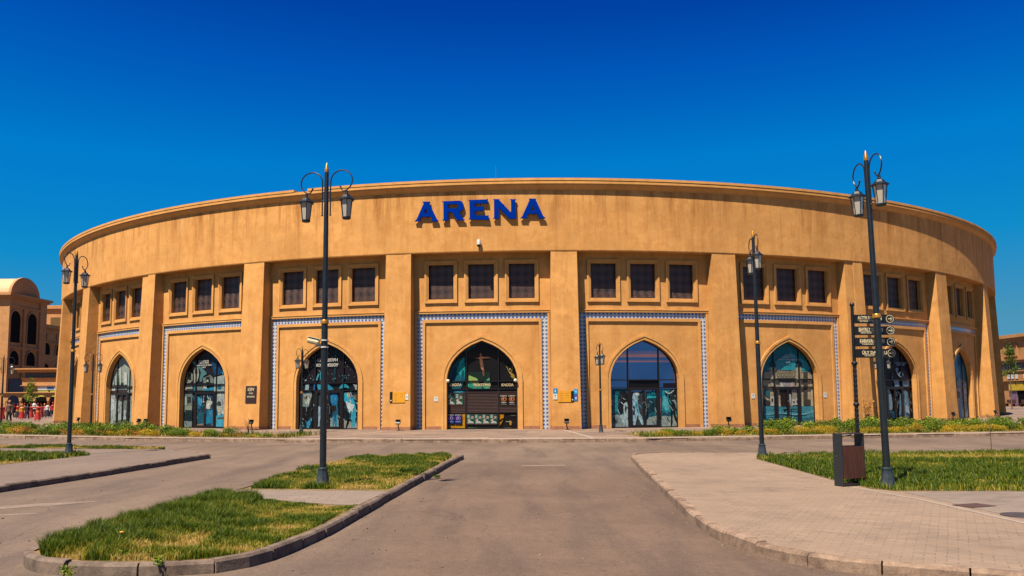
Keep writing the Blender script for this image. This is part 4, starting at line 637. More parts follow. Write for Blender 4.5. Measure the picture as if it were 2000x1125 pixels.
# posters
def poster(kind,p0,p1,label,group,prt=None):
    k=4; w=p1[0]-p0[0]; h=p1[1]-p0[1]; rr=RG+.075; mb=MB(); mats=[]
    def mi(hx):
        m_=pmat(hx)
        if m_ not in mats: mats.append(m_)
        return mats.index(m_)
    def P(poly,hx,l): 
        tri_fill(mb,[(p0[0]+a*w,p0[1]+b*h) for a,b in poly],k,rr+l*.0012,mi(hx))
    R_=lambda a,b,c,d:[(a,b),(c,b),(c,d),(a,d)]
    E_=lambda cx_,cy_,rx,ry:[(cx_+rx*math.cos(t),cy_+ry*math.sin(t)) for t in np.linspace(0,2*PI,12,endpoint=False)]
    base={'green':'2f5a4c','orange':'1c1410','purple':'1f1f58'}[kind]
    mb2=MB(); cbox(mb,k,p0[0],p1[0],p0[1],p1[1],rr-.006,rr,mi(base),step=3)
    if kind=='green':
        P(R_(.03,.62,.35,.97),'9fc0ae',1); P(E_(.72,.72,.17,.13),'c9a08c',1); P(R_(.55,.82,.95,.95),'4a2f3c',2); P(E_(.28,.42,.17,.14),'d9b49c',2); P(E_(.72,.45,.2,.12),'274038',1); P(R_(.1,.12,.9,.2),'cfe0d4',2); P(E_(.5,.26,.28,.06),'e4ebe4',3); P(R_(.1,.5,.25,.6),'3f2024',3); P(R_(.45,.55,.9,.6),'a9bfb4',3); P(R_(0,.03,.9,.06),'b24a40',3)
    elif kind=='orange':
        P(E_(.5,.6,.38,.22),'c9742c',1); P(E_(.5,.6,.22,.13),'3a1c14',2); P(E_(.45,.62,.1,.09),'d9b090',3); P(E_(.5,.27,.36,.07),'b9b4b0',1); P(R_(.15,.05,.9,.09),'8a857f',1)
        for i in range(5): P(R_(.06+.18*i,.86,.18+.18*i,.96),'e8e2d8',2)
    else:
        P(E_(.5,.58,.36,.22),'9a7ad0',1); P(E_(.5,.58,.22,.14),'1d1740',2); P(E_(.46,.6,.1,.09),'d8c4b8',3); P(E_(.5,.22,.4,.06),'6fa0e0',1)
        for i in range(5): P(R_(.06+.18*i,.88,.18+.18*i,.97),'efe6d0',2)
    cen=C((p0[0]+p1[0])/2,p0[1],rr,k); mb.v=[(x-cen[0],y-cen[1],z-cen[2]) for x,y,z in mb.v]
    o=mb.build('poster',mats); o.location=cen; return tag(o,label,'poster',group)
PL=['green poster taped to the left shutter, nearer the edge of the ticket arch','green poster taped to the left shutter, nearer the middle of the ticket arch',
'green poster under the middle ticket shutter, first from the left in the row of four','green poster under the middle ticket shutter, second from the left in the row of four','green poster under the middle ticket shutter, third from the left in the row of four','green poster under the middle ticket shutter, last on the right in the row of four',
'black and orange poster on the right ticket shutter, nearer the middle','black and orange poster on the right ticket shutter, nearer the arch edge','purple poster above the yellow panel, at the outer edge of the ticket arch','purple poster above the yellow panel, beside the row of green posters']
for (kind,(p0,p1)),lb in zip(POSTERS,PL): poster(kind,p0,p1,lb,'show posters on the ticket office')
# big letters
lt=thing('letter_sign','big dark blue serif letters spelling ARENA high on the drum','sign',C(.1,12.4,AR+.1,4))
from mathutils.geometry import tessellate_polygon
for name_,outer,hole in LETTERS:
    mb=MB(); loops=[outer]+([hole] if hole else []); allp=[p for l in loops for p in l]
    T=tessellate_polygon([[Vector((x,z,0)) for x,z in l] for l in loops])
    n=len(mb.v); mb.v+=[C(x,z,AR+.19,4) for x,z in allp]
    for t in T:
        t=list(t); 
        if area2([allp[i] for i in t])<0: t=t[::-1]
        mb.f.append([n+i for i in t]); mb.mi.append(0); mb.uv.append(None)
    n=len(mb.v); mb.v+=[C(x,z,AR+.07,4) for x,z in allp]
    for t in T: mb.f.append([n+i for i in t]); mb.mi.append(0); mb.uv.append(None)
    for l in loops:
        sgn=area2(l)>0; L_=l if sgn==(l is outer) else l[::-1]
        for i in range(len(L_)):
            a=L_[i]; b=L_[(i+1)%len(L_)]; mb.face([C(a[0],a[1],AR+.19,4),C(a[0],a[1],AR+.07,4),C(b[0],b[1],AR+.07,4),C(b[0],b[1],AR+.19,4)])
    # stand-off pins
    cxm=sum(p[0] for p in outer)/len(outer)
    for dz in (12.75,13.4): cbox(mb,4,cxm-.02,cxm+.02,dz,dz+.04,AR-.01,AR+.08)
    L0=lt.location; mb.v=[(x-L0.x,y-L0.y,z-L0.z) for x,y,z in mb.v]
    mb.build('letter',M_LETTER,lt)
# wall plates
def plate(name,label,k,s0,z0,s1,z1,rr,items,cat='sign',thick=.02,group=None):
    """items: list of (material,[poly in 0..1],layer) or ('T',text,cx,y,w,h,mat)"""
    w=s1-s0; h=z1-z0; sm=(s0+s1)/2
    t=TH(sm,k); zc=(z0+z1)/2; base=Vector(Cth(t,z0,rr)); tx=Vector((math.cos(t),math.sin(t),0)); nx=Vector((math.sin(t),-math.cos(t),0))
    # follow the batter of the pilaster
    lean=(RB-RT)/ZB if rr>AR-.2 else 0
    upv=Vector((0,0,1))-nx*lean
    def pl(a,b,d=0): return tx*(a*w-w/2)+upv*(b*h)+nx*d
    mb=MB(); mats=[]
    def mi(m_):
        if m_ not in mats: mats.append(m_)
        return mats.index(m_)
    first=items[0][0]
    mb.prism([(0,0),(1,0),(1,1),(0,1)],lambda a,b,d:pl(a,b,d),-.01,thick,mi(first))
    for it in items[1:]:
        if it[0]=='T': put_text(mb,it[1],lambda a,b,it=it:pl(it[2],it[3],thick+.004)+tx*a+upv*b,width=it[4],height=it[5],m=mi(it[6]),bold=.015)
        else: mb.face([pl(a,b,thick+.0015*it[2]) for a,b in it[1]],mi(it[0]))
    o=mb.build(name,mats); o.location=base; return tag(o,label,cat,group)
def Q(a,b,c,d): return [(a,b),(c,b),(c,d),(a,d)]
def rr_(z): return pil_r(z)+.005
MBR=simple('brown_plate','33211b',.5,var=.05); MBL=simple('blue_sticker','1587c8',.4,var=.03); MPU=simple('purple_sticker','5a3f9c',.4,var=.03); MGY=simple('grey_mark','6a6864',.5)
plate('wall_sign','dark brown entrance sign with gold lettering on a pilaster',3,-5.17,1.65,-4.33,2.73,rr_(1.65),[(MBR,),('T','КІРУ',.5,.70,.50,.20,M_CREAM),('T','ВХОД',.5,.52,.31,.10,M_CREAM),('T','ENTRANCE',.5,.33,.58,.10,M_CREAM)])
dots=[(M_PLINTH,Q(x-.045,y-.028,x+.045,y+.028),1) for x in(.2,.30,.66,.78) for y in (.78,.58)]+[(M_PLINTH,Q(x-.045,y-.028,x+.045,y+.028),1) for x in(.2,.30) for y in(.36,.18)]
plate('wall_sign','yellow plan board with faint marks on the pilaster left of the ticket office',4,-5.17,1.63,-4.41,2.27,rr_(1.63),[(M_YEL,)]+dots)
plate('wall_sign','narrow black strip sign at the left edge of a yellow plan board',4,-5.34,1.63,-5.18,2.27,rr_(1.63),[(M_BLACK,),(M_WHITE,[(.2,.2),(.5,.12),(.8,.2),(.5,.28)],1)])
plate('wall_sign','small white notice right of the yellow plan board, left of the ticket office',4,-4.40,1.79,-4.21,2.13,rr_(1.79),[(M_WHITE,),(MGY,Q(.3,.4,.7,.6),1)])
plate('wall_sign','blue over white notice on the pilaster right of the ticket office',5,-5.69,1.75,-5.44,2.4,rr_(1.75),[(M_WHITE,),(MBL,Q(0,.52,1,1),1),(M_WHITE,[(.35,.7),(.5,.63),(.65,.7),(.65,.82),(.5,.89),(.35,.82)],2),(MGY,Q(.25,.34,.75,.40),1),(MGY,Q(.35,.2,.65,.26),1)])
plate('wall_sign','yellow plan board with faint marks on the pilaster right of the ticket office',5,-5.40,1.60,-4.66,2.24,rr_(1.6),[(M_YEL,)]+dots)
plate('wall_sign','narrow black strip sign at the right edge of a yellow plan board',5,-4.655,1.60,-4.50,2.24,rr_(1.6),[(M_BLACK,),(M_WHITE,[(.2,.2),(.5,.12),(.8,.2),(.5,.28)],1)])
plate('wall_sign','bright blue square sticker beside a black strip, above a blue and purple one',5,-4.49,2.05,-4.27,2.36,rr_(2.05),[(MBL,),(simple('cyan','35b4e6',.4),Q(.1,.1,.9,.9),1),(M_WHITE,Q(.38,.42,.66,.6),2)])
plate('wall_sign','blue sticker with a purple and white mark, below a bright blue one',5,-4.49,1.67,-4.27,2.0,rr_(1.67),[(MBL,),(MPU,Q(.1,.3,.9,.9),1),(M_WHITE,[(.3,.3),(.6,.25),(.75,.55),(.5,.7),(.3,.55)],2)])
WG='white notices on the arch panels'
plate('notice','white notice on the panel left of the ticket office arch',4,-2.91,1.68,-2.67,1.97,RP,[(M_WHITE,),(MBL,Q(.38,.5,.62,.78),1)],'notice',group=WG)
plate('notice','white notice on the panel left of the domed gate print',6,-2.90,1.71,-2.65,2.02,RP,[(M_WHITE,),(MBL,Q(.38,.5,.62,.78),1)],'notice',group=WG)
plate('notice','white notice on the panel right of the domed gate print',6,2.63,1.73,2.88,2.05,RP,[(M_WHITE,),(MBL,Q(.38,.5,.62,.78),1)],'notice',group=WG)
# globes, camera, floodlights, lightning rod
for s,lb in ((-2.04,'small white globe lamp at the left side of the ticket office arch'),(2.02,'small white globe lamp at the right side of the ticket office arch')):
    p=Vector(C(s,2.90,RP+.14,4)); t=TH(s,4); o=thing('globe_lamp',lb,'lamp',p,t,'globe lamps at the ticket office')
    b=MB(); b.tube([(0,.2,0),(0,.03,0)],.025,8); b.lathe([(.06,-.015),(.06,.015)],10,(0,.19,0)); b.build('bracket',M_FRAME,o)
    g=MB(); g.ball((0,0,0),.11,seg=14); g.build('globe',simple('milk_glass','f2e6cc',.2,var=.02),o,smooth=True)
t=-0.0713; o=thing('dome_camera','small white dome security camera under the ARENA letters','security camera',Cth(t,10.9,AR+.02),t)
b=MB(); b.box((0,-.03,.28),(.12,.06,.3)); b.lathe([(.0,.42),(.09,.4),(.12,.32),(.12,.1)],14,(0,-.14,0)); b.build('housing',M_WHITE,o,smooth=True)
b=MB(); b.lathe([(.115,.1),(.10,.02),(.05,-.04),(.001,-.055)],14,(0,-.14,0)); b.build('dome',M_BLACK,o,smooth=True)
FL=[(-.7674,'black floodlight on the ground by the pilaster at the far left, behind the roses'),(-.5815,'black floodlight, left one of a pair by a grooved pilaster'),(-.5661,'black floodlight, right one of a pair by a grooved pilaster'),(-.3712,'black floodlight below the brown entrance sign'),(-.1695,'black floodlight below the left yellow plan board'),(.0338,'black floodlight below the right yellow plan board'),(.2358,'black floodlight behind golden shrubs, right of the clear glazed arch'),(.4495,'black floodlight in the flower bed right of the signpost'),(.644,'black floodlight in the bed between the dancer print and the cloud print'),(.8129,'black floodlight at the rightmost visible pilaster')]
for t,lb in FL:
    o=thing('floodlight',lb,'floodlight',Cth(t,0,AR+.72),t,'floodlights at the foot of the arena wall')
    b=MB(); b.box((0,0,.5),(.27,.13,.24),0,M=Matrix.Rotation(-.5,3,'X')); b.box((0,-.02,.635),(.30,.22,.02)); b.build('lamp_head',M_BLACK,o)
    b=MB(); b.tube([(0,.02,.42),(0,.05,.2),(.06,.06,.02)],.035,8); b.box((.02,.05,.02),(.2,.16,.04)); b.build('stand',M_FRAME,o)
o=thing('lightning_rod','thin pale rod rising from the roof edge above the R of the letters','rod',Cth(0.875/RW+TH0-.5*DTH,14.2,AR-1.2))
b=MB(); b.tube([(0,0,0),(0,0,2.0)],[.016,.007],6); b.build('rod',simple('rod_metal','8fa0a0',.4,metal=.6),o); b=MB(); b.lathe([(.12,.1),(.12,.16),(.04,.3)],8); b.build('foot',M_BLACK,o)
# ---------------- ground ----------------
RZ=-0.15
def poly_sheet(name,poly,z,mat,kind='structure',**k):
    from mathutils.geometry import tessellate_polygon
    mb=MB(); T=tessellate_polygon([[Vector((x,y,0)) for x,y in poly]]); mb.v=[(x,y,z) for x,y in poly]
    for t in T:
        t=list(t); 
        if area2([poly[i] for i in t])<0: t=t[::-1]
        mb.f.append(t); mb.mi.append(0); mb.uv.append(None)
    o=mb.build(name,mat); o['kind']=kind; return o
g=MB(); g.v=[(-2500,-600,RZ-.03),(2500,-600,RZ-.03),(2500,3500,RZ-.03),(-2500,3500,RZ-.03)]; g.f=[[0,1,2,3]]; g.mi=[0]; g.uv=[None]
struct('ground',g,M_DUST)
poly_sheet('road',[(-90,-40),(90,-40),(90,60),(-90,75)],RZ,M_ASPH)
FK=[(-90,78),(-45,54.0),(-28.4,45.77),(-19.46,41.83),(-10.84,38.9),(-4.74,37.95),(0,37.35),(6.3,37.35),(15.28,38.71),(24.86,40.25),(40,43.2),(90,55)]
poly_sheet('plaza_paving',[(-90,78)]+FK[1:-1]+[(90,55),(300,60),(300,420),(-300,420),(-300,180)],0.0,M_PLAZA)
def off_line(pts,d):
    P=[Vector(p) for p in pts]; out=[]
    for i,p in enumerate(P):
        t=(P[min(i+1,len(P)-1)]-P[max(i-1,0)]).normalized(); out.append((p.x-t.y*d,p.y+t.x*d))
    return out
def kerb(name,pts,w=.15,inner=1,z=0.012,seg=1.0,gap=.02,closed=False,h=.18,mat=None):
    """kerb stones along a polyline; the stone lies on the left side (inner=1) or right side (-1)"""
    mb=MB(); P=[Vector(p) for p in pts]; d=[0]
    for a,b in zip(P[:-1],P[1:]): d.append(d[-1]+(b-a).length)
    def at(s):
        s=min(max(s,0),d[-1])
        for i in range(len(P)-1):
            if s<=d[i+1]: f=(s-d[i])/max(1e-9,d[i+1]-d[i]); return P[i].lerp(P[i+1],f)
        return P[-1]
    s=0
    while s<d[-1]-.05:
        L=seg*random.uniform(.96,1.04); e=min(s+L,d[-1]); a=at(s+gap/2); b=at(e-gap/2); mpt=at((s+e)/2); jz=random.uniform(-.014,.014); jx=random.uniform(-.018,.014)
        pts_=[a,mpt,b]
        prof=[(0,z-h),(0.005,z-.035),(0.03,z-.004),(0.06,z),(w,z),(w,z-h)]
        rings=[]
        for i,p in enumerate(pts_):
            t=(pts_[min(i+1,2)]-pts_[max(i-1,0)]).normalized(); nrm=Vector((-t.y,t.x))*inner
            rings.append([(p.x+nrm.x*(u+jx),p.y+nrm.y*(u+jx),zz+jz+random.uniform(-.003,.003)) for u,zz in prof])
        for r_a,r_b in zip(rings[:-1],rings[1:]):
            for i in range(len(prof)-1):
                q=[r_a[i],r_b[i],r_b[i+1],r_a[i+1]]; mb.face(q if inner<0 else q[::-1])
        mb.face(rings[0]); mb.face(rings[-1][::-1]); s=e
    return tag(mb.build(name,mat or M_KERB),kind='structure')
def smoothline(P,it=2):
    for _ in range(it):
        Q_=[P[0]]
        for a,b in zip(P[:-1],P[1:]): Q_+= [(a[0]*.75+b[0]*.25,a[1]*.75+b[1]*.25),(a[0]*.25+b[0]*.75,a[1]*.25+b[1]*.75)]
        P=Q_+[P[-1]]
    return P
kerb('kerb',FK[1:-1],w=.2,inner=1,seg=1.9)
# left roadside pavement
LP=[(-10.57,28.95),(-11.1,22.5),(-11.54,18.7),(-12.2,12.0),(-13.5,0)]
poly_sheet('pavement',[(-10.6,28.9),(-11.12,22.5),(-11.56,18.7),(-12.25,12),(-13.5,0),(-30,0),(-40,40),(-20.5,36.0),(-15.5,33.6),(-11.9,30.6)],-.002,M_PAVL)
kerb('kerb',[(-13.5,0),(-12.2,12),(-11.54,18.7),(-11.1,22.5),(-10.57,28.95)],inner=1,w=.12,mat=M_KERBD)
kerb('kerb',[(-10.57,28.97),(-11.9,30.65),(-15.5,33.65),(-20.5,36.05),(-40,40)],inner=1)
# right pavement
RK=smoothline([(9.2,6.2),(5.4,8.9),(4.4,9.4),(3.5,9.95),(3.0,11.0),(2.84,12.9),(3.12,17.1),(3.45,22.1),(3.78,26.6),(3.95,27.6),(4.9,28.1)],1)
poly_sheet('pavement',off_line(RK,-.09)+[(8.1,27.5),(12.3,27.35),(16.5,27.5),(40,29.5),(60,31),(60,-10),(20,-10)],-.002,M_PAV)
kerb('kerb',RK+[(8.1,27.6),(12.3,27.45),(16.5,27.6),(40,29.6)],inner=-1,w=.16,seg=.85)
strip=MB(); 
for a,b in zip([(6.9,17.2),(7.32,15.14),(7.47,12.22),(7.65,7)][:-1],[(6.9,17.2),(7.32,15.14),(7.47,12.22),(7.65,7)][1:]):
    strip.face([(a[0],a[1],.003),(b[0],b[1],.003),(b[0]+.1,b[1],.003),(a[0]+.1,a[1],.003)][::1])
struct('path_edging',strip,M_SLAB)
poly_sheet('path',[(7.60,16.2),(7.76,12.2),(8.0,6),(20,6),(20,16.3)],.002,M_PAV2)
poly_sheet('plaza_edging',[(2.86,47.4),(3.10,47.4),(3.86,37.6),(3.66,37.6)],.004,M_SLAB)
poly_sheet('plaza_edging',[(-8.9,41.5),(-8.75,41.5),(-7.2,48.3),(-7.38,48.3)],.004,M_SLAB)
poly_sheet('kerbside_slabs',[(-45,54.2)]+[(x,y+.2) for x,y in FK[2:10]]+[(40,43.4),(40,44.3)]+[(x,y+1.05) for x,y in FK[2:10]][::-1]+[(-45,55.3)],.006,M_SLAB)
# centre island
IK=smoothline([(-1.62,27.6),(-1.79,26.55),(-2.19,20.65),(-2.44,17.47),(-2.63,14.65),(-2.77,12.38),(-2.9,11.5),(-3.04,10.63),(-3.38,9.98),(-3.97,9.75),(-5.12,9.8),(-5.85,10.1),(-6.2,10.6)],1)
IL=smoothline([(-6.2,10.6),(-6.3,11.5),(-6.1,14.4),(-5.85,18.0),(-5.8,24.5),(-5.0,27.0),(-3.6,27.8),(-2.3,27.9),(-1.62,27.6)],1)
isl=IK+IL[1:-1]
poly_sheet('island_ground',off_line(IK,-.07)+off_line(IL,-.07)[1:-1],-.004,M_SOIL)
kerb('kerb',IK,inner=-1,w=.11,seg=.9,gap=.03,mat=M_KERBD); kerb('kerb',IL,inner=-1,w=.13,seg=.9,gap=.03,mat=M_KERBD)
poly_sheet('island_path',[(-5.9,17.55),(-2.55,17.05),(-2.78,14.9),(-3.2,14.95),(-5.4,16.2),(-6.05,16.6)],.003,M_PAV2)
def paint(pts): return poly_sheet('road_marking',pts,RZ+.004,M_PAINT)
paint([(-9.9,15.75),(-9.3,16.2),(-9.0,16.35),(-8.4,16.95),(-8.6,17.0),(-9.1,16.75),(-9.5,16.65),(-10.2,16.1)]); paint([(-9.4,14.9),(-9,15.0),(-8.6,15.15),(-8.8,15.3),(-9.2,15.15),(-9.5,15.1)])
paint([(.25,24.7),(1.55,24.75),(1.55,25.1),(.25,25.05)])
for x0,y0,x1,y1 in ((5.5,32.6,8.8,32.7),(11,33.3,14,33.6),(17,34.1,20,34.6),(9,29.6,12,29.7),(15.5,30.2,19.5,30.6),(-14.5,37.2,-10.8,36.2),(-27,41.5,-20,39.2),(12,36.2,14.6,36.5),(17.5,36.9,20,37.3),(-2,31.5,1.2,31.5)):
    paint([(x0,y0),(x1,y1),(x1,y1+.12),(x0,y0+.12)])
o=MB(); o.lathe([(.33,0),(.33,.004),(.27,.009),(.001,.009)],20); o=o.build('manhole_cover',simple('cast_iron','4c4038',.6,var=.2)); o.location=(7.98,13.05,.003); tag(o,'round iron manhole cover in the path at the right edge','manhole cover')
o=MB(); o.box((0,0,.004),(.55,.4,.008)); o=o.build('drain_cover',simple('cast_iron2','5a4030',.6,var=.2)); o.location=(7.85,14.2,.003); o.rotation_euler.z=.35; tag(o,'rusty square cover set beside the pale edging line','drain cover')
rub=MB()
for _ in range(260):
    x,y=random.choice([(random.uniform(2.2,3.0),random.uniform(10,26)),(random.uniform(-2.7,-1.6),random.uniform(11,26)),(random.uniform(-3,4.5),random.uniform(9,20)),(random.uniform(-10,-6),random.uniform(11,26))]); s_=random.uniform(.006,.02)
    rub.box((x,y,RZ+s_*.4),(s_*2,s_*1.3,s_),0,random.random()*3)
tag(rub.build('grit',simple('grit',None,.8,albedo=(.30,.20,.12,1),var=.5,scale=3)),'loose grit and dry bits scattered on the road','grit',kind='stuff')
# ---------------- grass ----------------
def vnoise(x,y,sc,seed=0):
    r=np.random.default_rng(seed); G=r.random((128,128)); u=x*sc+50; v=y*sc+50
    i=np.floor(u).astype(int); j=np.floor(v).astype(int); a=u-i; b=v-j; a=a*a*(3-2*a); b=b*b*(3-2*b)
    g_=lambda p,q:G[p%128,q%128]
    return (g_(i,j)*(1-a)+g_(i+1,j)*a)*(1-b)+(g_(i,j+1)*(1-a)+g_(i+1,j+1)*a)*b
def inpoly(x,y,poly):
    c=np.zeros(len(x),bool); n=len(poly)
    for i in range(n):
        x1,y1=poly[i]; x2,y2=poly[(i+1)%n]
        if y1==y2: continue
        m=((y1>y)!=(y2>y))&(x<(x2-x1)*(y-y1)/(y2-y1)+x1); c^=m
    return c
def mesh_np(name,V,Fq,Ft,tone,mat):
    me=bpy.data.meshes.new(name); nq,ntr=len(Fq),len(Ft)
    me.vertices.add(len(V)); me.vertices.foreach_set('co',V.astype(np.float32).ravel())
    loops=np.concatenate([Fq.ravel(),Ft.ravel()]).astype(np.int32); me.loops.add(len(loops)); me.loops.foreach_set('vertex_index',loops)
    st=np.concatenate([np.arange(nq)*4,nq*4+np.arange(ntr)*3]).astype(np.int32); me.polygons.add(nq+ntr); me.polygons.foreach_set('loop_start',st)
    at=me.attributes.new('tone','FLOAT','POINT'); at.data.foreach_set('value',tone.astype(np.float32))
    me.materials.append(mat); me.update(calc_edges=True); me.validate(); o=bpy.data.objects.new(name,me); COL.objects.link(o); return o
def grass(name,poly,n,hh,ww,label,dry=0.5,seed=1,dryspots=(),hf=None):
    xs=[p[0] for p in poly]; ys=[p[1] for p in poly]; r=np.random.default_rng(seed)
    x=r.uniform(min(xs),max(xs),int(n*2.2)); y=r.uniform(min(ys),max(ys),int(n*2.2)); m=inpoly(x,y,poly); x,y=x[m],y[m]
    cl=vnoise(x,y,.9,seed)*.6+vnoise(x,y,2.6,seed+1)*.4; tuft=vnoise(x,y,6,seed+2)
    d=np.clip((cl-dry)*4,0,1)
    for (sx,sy,rx,ry,st) in dryspots: d=np.maximum(d,st*np.exp(-(((x-sx)/rx)**2+((y-sy)/ry)**2)))
    keep=r.random(len(x))>d*.55; x,y,d,tuft,cl=x[keep],y[keep],d[keep],tuft[keep],cl[keep]; x=x[:n];y=y[:n];d=d[:n];tuft=tuft[:n]; N=len(x)
    h=hh*(.45+.75*tuft)*(1-.62*d)*r.uniform(.6,1.3,N)*(hf(x,y) if hf else 1); w=ww*r.uniform(.6,1.3,N); a=r.uniform(0,2*PI,N); le=r.uniform(.1,.75,N)*h; la=r.uniform(0,2*PI,N)
    wx,wy=np.cos(a)*w/2,np.sin(a)*w/2; lx,ly=np.cos(la)*le,np.sin(la)*le; z0=np.zeros(N)
    V=np.stack([np.stack([x-wx,y-wy,z0],1),np.stack([x+wx,y+wy,z0],1),np.stack([x+wx*.8+lx*.35,y+wy*.8+ly*.35,h*.6],1),np.stack([x-wx*.8+lx*.35,y-wy*.8+ly*.35,h*.6],1),np.stack([x+lx,y+ly,h],1)],1).reshape(-1,3)
    b=np.arange(N)*5; Fq=np.stack([b,b+1,b+2,b+3],1); Ft=np.stack([b+3,b+2,b+4],1)
    tone=np.clip(.06+r.random(N)**1.5*.52+d*.6+(tuft<.35)*.06,0,1); tip=np.repeat(tone,5).reshape(-1,5); tip[:,4]+=.10; tip[:,0:2]-=.04
    o=mesh_np(name,V,Fq,Ft,np.clip(tip.ravel(),0,1),M_GRASS); return tag(o,label,'grass',kind='stuff')
G1=[(-2.79,14.95),(-2.81,14.6),(-2.94,12.4),(-3.07,11.55),(-3.21,10.7),(-3.52,10.12),(-4.03,9.92),(-5.1,9.97),(-5.78,10.24),(-6.05,10.7),(-6.15,11.6),(-5.97,14.4),(-5.85,16.6),(-5.3,16.1),(-3.2,14.7)]
grass('lawn_grass',G1,110000,.165,.008,'thick green grass with dry patches at the front of the centre island',.57,3,[(-3.4,13.9,.9,.35,.85),(-3.45,10.6,.5,.4,.9),(-4.5,14.4,.6,.25,.6),(-3.3,11.9,.25,.5,.6)],hf=lambda x,y:np.clip(.5+(-3.2-x)*.35,.45,1.15)*np.clip(1-(y-13.6)*.45*(x>-4.7),.4,1))
G2=[(-2.62,17.35),(-5.6,17.75),(-5.72,20),(-5.6,24.4),(-4.9,26.6),(-3.5,27.5),(-2.2,27.5),(-1.97,26.5),(-2.36,20.6)]
grass('lawn_grass',G2,85000,.13,.011,'patchy green and straw grass at the back of the centre island, round a lamp',.43,8,[(-3.1,19.4,.7,.6,1.0),(-4.7,19.0,.7,.4,.8),(-3.4,22.5,.8,.6,.7),(-2.7,18,.3,.5,.7)])
G3=[(7.31,24.95),(7.16,18.7),(7.25,16.9),(7.55,16.42),(9.9,16.25),(20,16.6),(20,27.0),(16.3,26.75),(12,26.4),(9.9,26.4),(7.6,25.6)]
poly_sheet('lawn_ground',G3,.004,M_SOIL)
grass('lawn_grass',G3,150000,.15,.013,'bright green lawn behind the litter bin on the right',.66,21,[(14,24.8,3.5,1.0,.9),(10.5,16.6,2.5,.3,.5)])
G4=[(-14.72,28.9),(-15.34,24.85),(-16.5,21),(-24,21),(-24,31.5),(-18.8,30.3),(-15.7,29.75)]
poly_sheet('lawn_ground',G4,.004,M_SOIL); grass('lawn_grass',G4,50000,.16,.018,'grass at the left edge round the foot of the far left lamp',.52,31)
G5=[(-13.4,31.9),(-14.0,33.3),(-20.3,35.3),(-34,38.2),(-34,34.8),(-20.6,33.4)]
poly_sheet('lawn_ground',G5,.004,M_SOIL); grass('lawn_grass',G5,40000,.10,.022,'thin strip of brown and green grass beside the cross road on the left',.40,41)
# weeds at the island edge
def leafcloud(name,pts_fn,n,size,mat,seed,h0=0.0,stem=None):
    r=np.random.default_rng(seed); P=pts_fn(r,n); N=len(P)
    d=r.normal(size=(N,3)); d/=np.linalg.norm(d,axis=1)[:,None]; e=r.normal(size=(N,3)); e-=d*(e*d).sum(1)[:,None]; e/=np.linalg.norm(e,axis=1)[:,None]
    s=size*r.uniform(.6,1.3,N)[:,None]
    V=np.stack([P-d*s*.6,P+e*s*.28,P+d*s*.6,P-e*s*.28],1).reshape(-1,3); b=np.arange(N)*4; Fq=np.stack([b,b+1,b+2,b+3],1)
    hz=(P[:,2]-P[:,2].min())/max(1e-3,np.ptp(P[:,2])); tone=np.clip(r.random(N)*.75+.25*r.random(N)**3,0,1)
    return mesh_np(name,V,Fq,np.zeros((0,3),int),np.repeat(tone,4),mat)
def mound(rx,ry,h,lump=5,fill=.55):
    def fn(r,n):
        c=np.stack([r.uniform(-.6,.6,lump)*rx,r.uniform(-.6,.6,lump)*ry,r.uniform(.35,.75,lump)*h],1); k=r.integers(0,lump,n); u=r.normal(size=(n,3)); u/=np.linalg.norm(u,axis=1)[:,None]
        rad=r.uniform(fill,1,n)[:,None]; P=c[k]+u*rad*np.array([rx*.55,ry*.55,h*.42])*r.uniform(.8,1.15,n)[:,None]; P[:,2]=np.abs(P[:,2]); return P
    return fn
def spray(h,r_,stems,spread=.35):
    def fn(r,n):
        k=r.integers(0,stems,n); aa=np.linspace(0,2*PI,stems,endpoint=False)+.4; tl=r.uniform(.5,1.0,stems); t=r.uniform(.15,1,n)
        P=np.stack([np.cos(aa[k])*spread*t*tl[k]*r_,np.sin(aa[k])*spread*t*tl[k]*r_,t*h*tl[k]],1)+r.normal(size=(n,3))*.05*h; P[:,2]=np.abs(P[:,2]); return P
    return fn
for i,(x,y,h,lb) in enumerate([(-4.15,9.78,.12,'broad leaved weed growing over the front kerb of the island'),(-5.2,9.72,.16,'bushy weed sprouting at the foot of the island kerb near its left end'),(-3.05,11.6,.07,'small weed in a kerb joint on the right side of the island'),(-4.75,10.15,.13,'low leafy weed at the front of the thick island grass'),(-1.95,21.3,.09,'tiny weed in the kerb joint beside the lamp shadow')]):
    w=leafcloud('weed',mound(.11,.08,h*.9,4),150,.03,M_GREENL,90+i); w.location=(x,y,RZ if i in(1,2,4) else -.02); tag(w,lb,'weed')
dn=MB(); dn.tube([(0,0,0),(0.01,0,.2)],.004,5); dn=dn.build('stem',M_TWIG); dn.name='dandelion_stem'
dl=thing('dandelion','yellow dandelion in the thick grass at the front of the island','flower',(-5.05,10.75,0)); dn.parent=dl
b=MB(); b.lathe([(.004,0),(.03,.012),(.025,.02),(.001,.022)],10,(0.01,0,.2)); b.build('flower_head',M_YEL,dl)
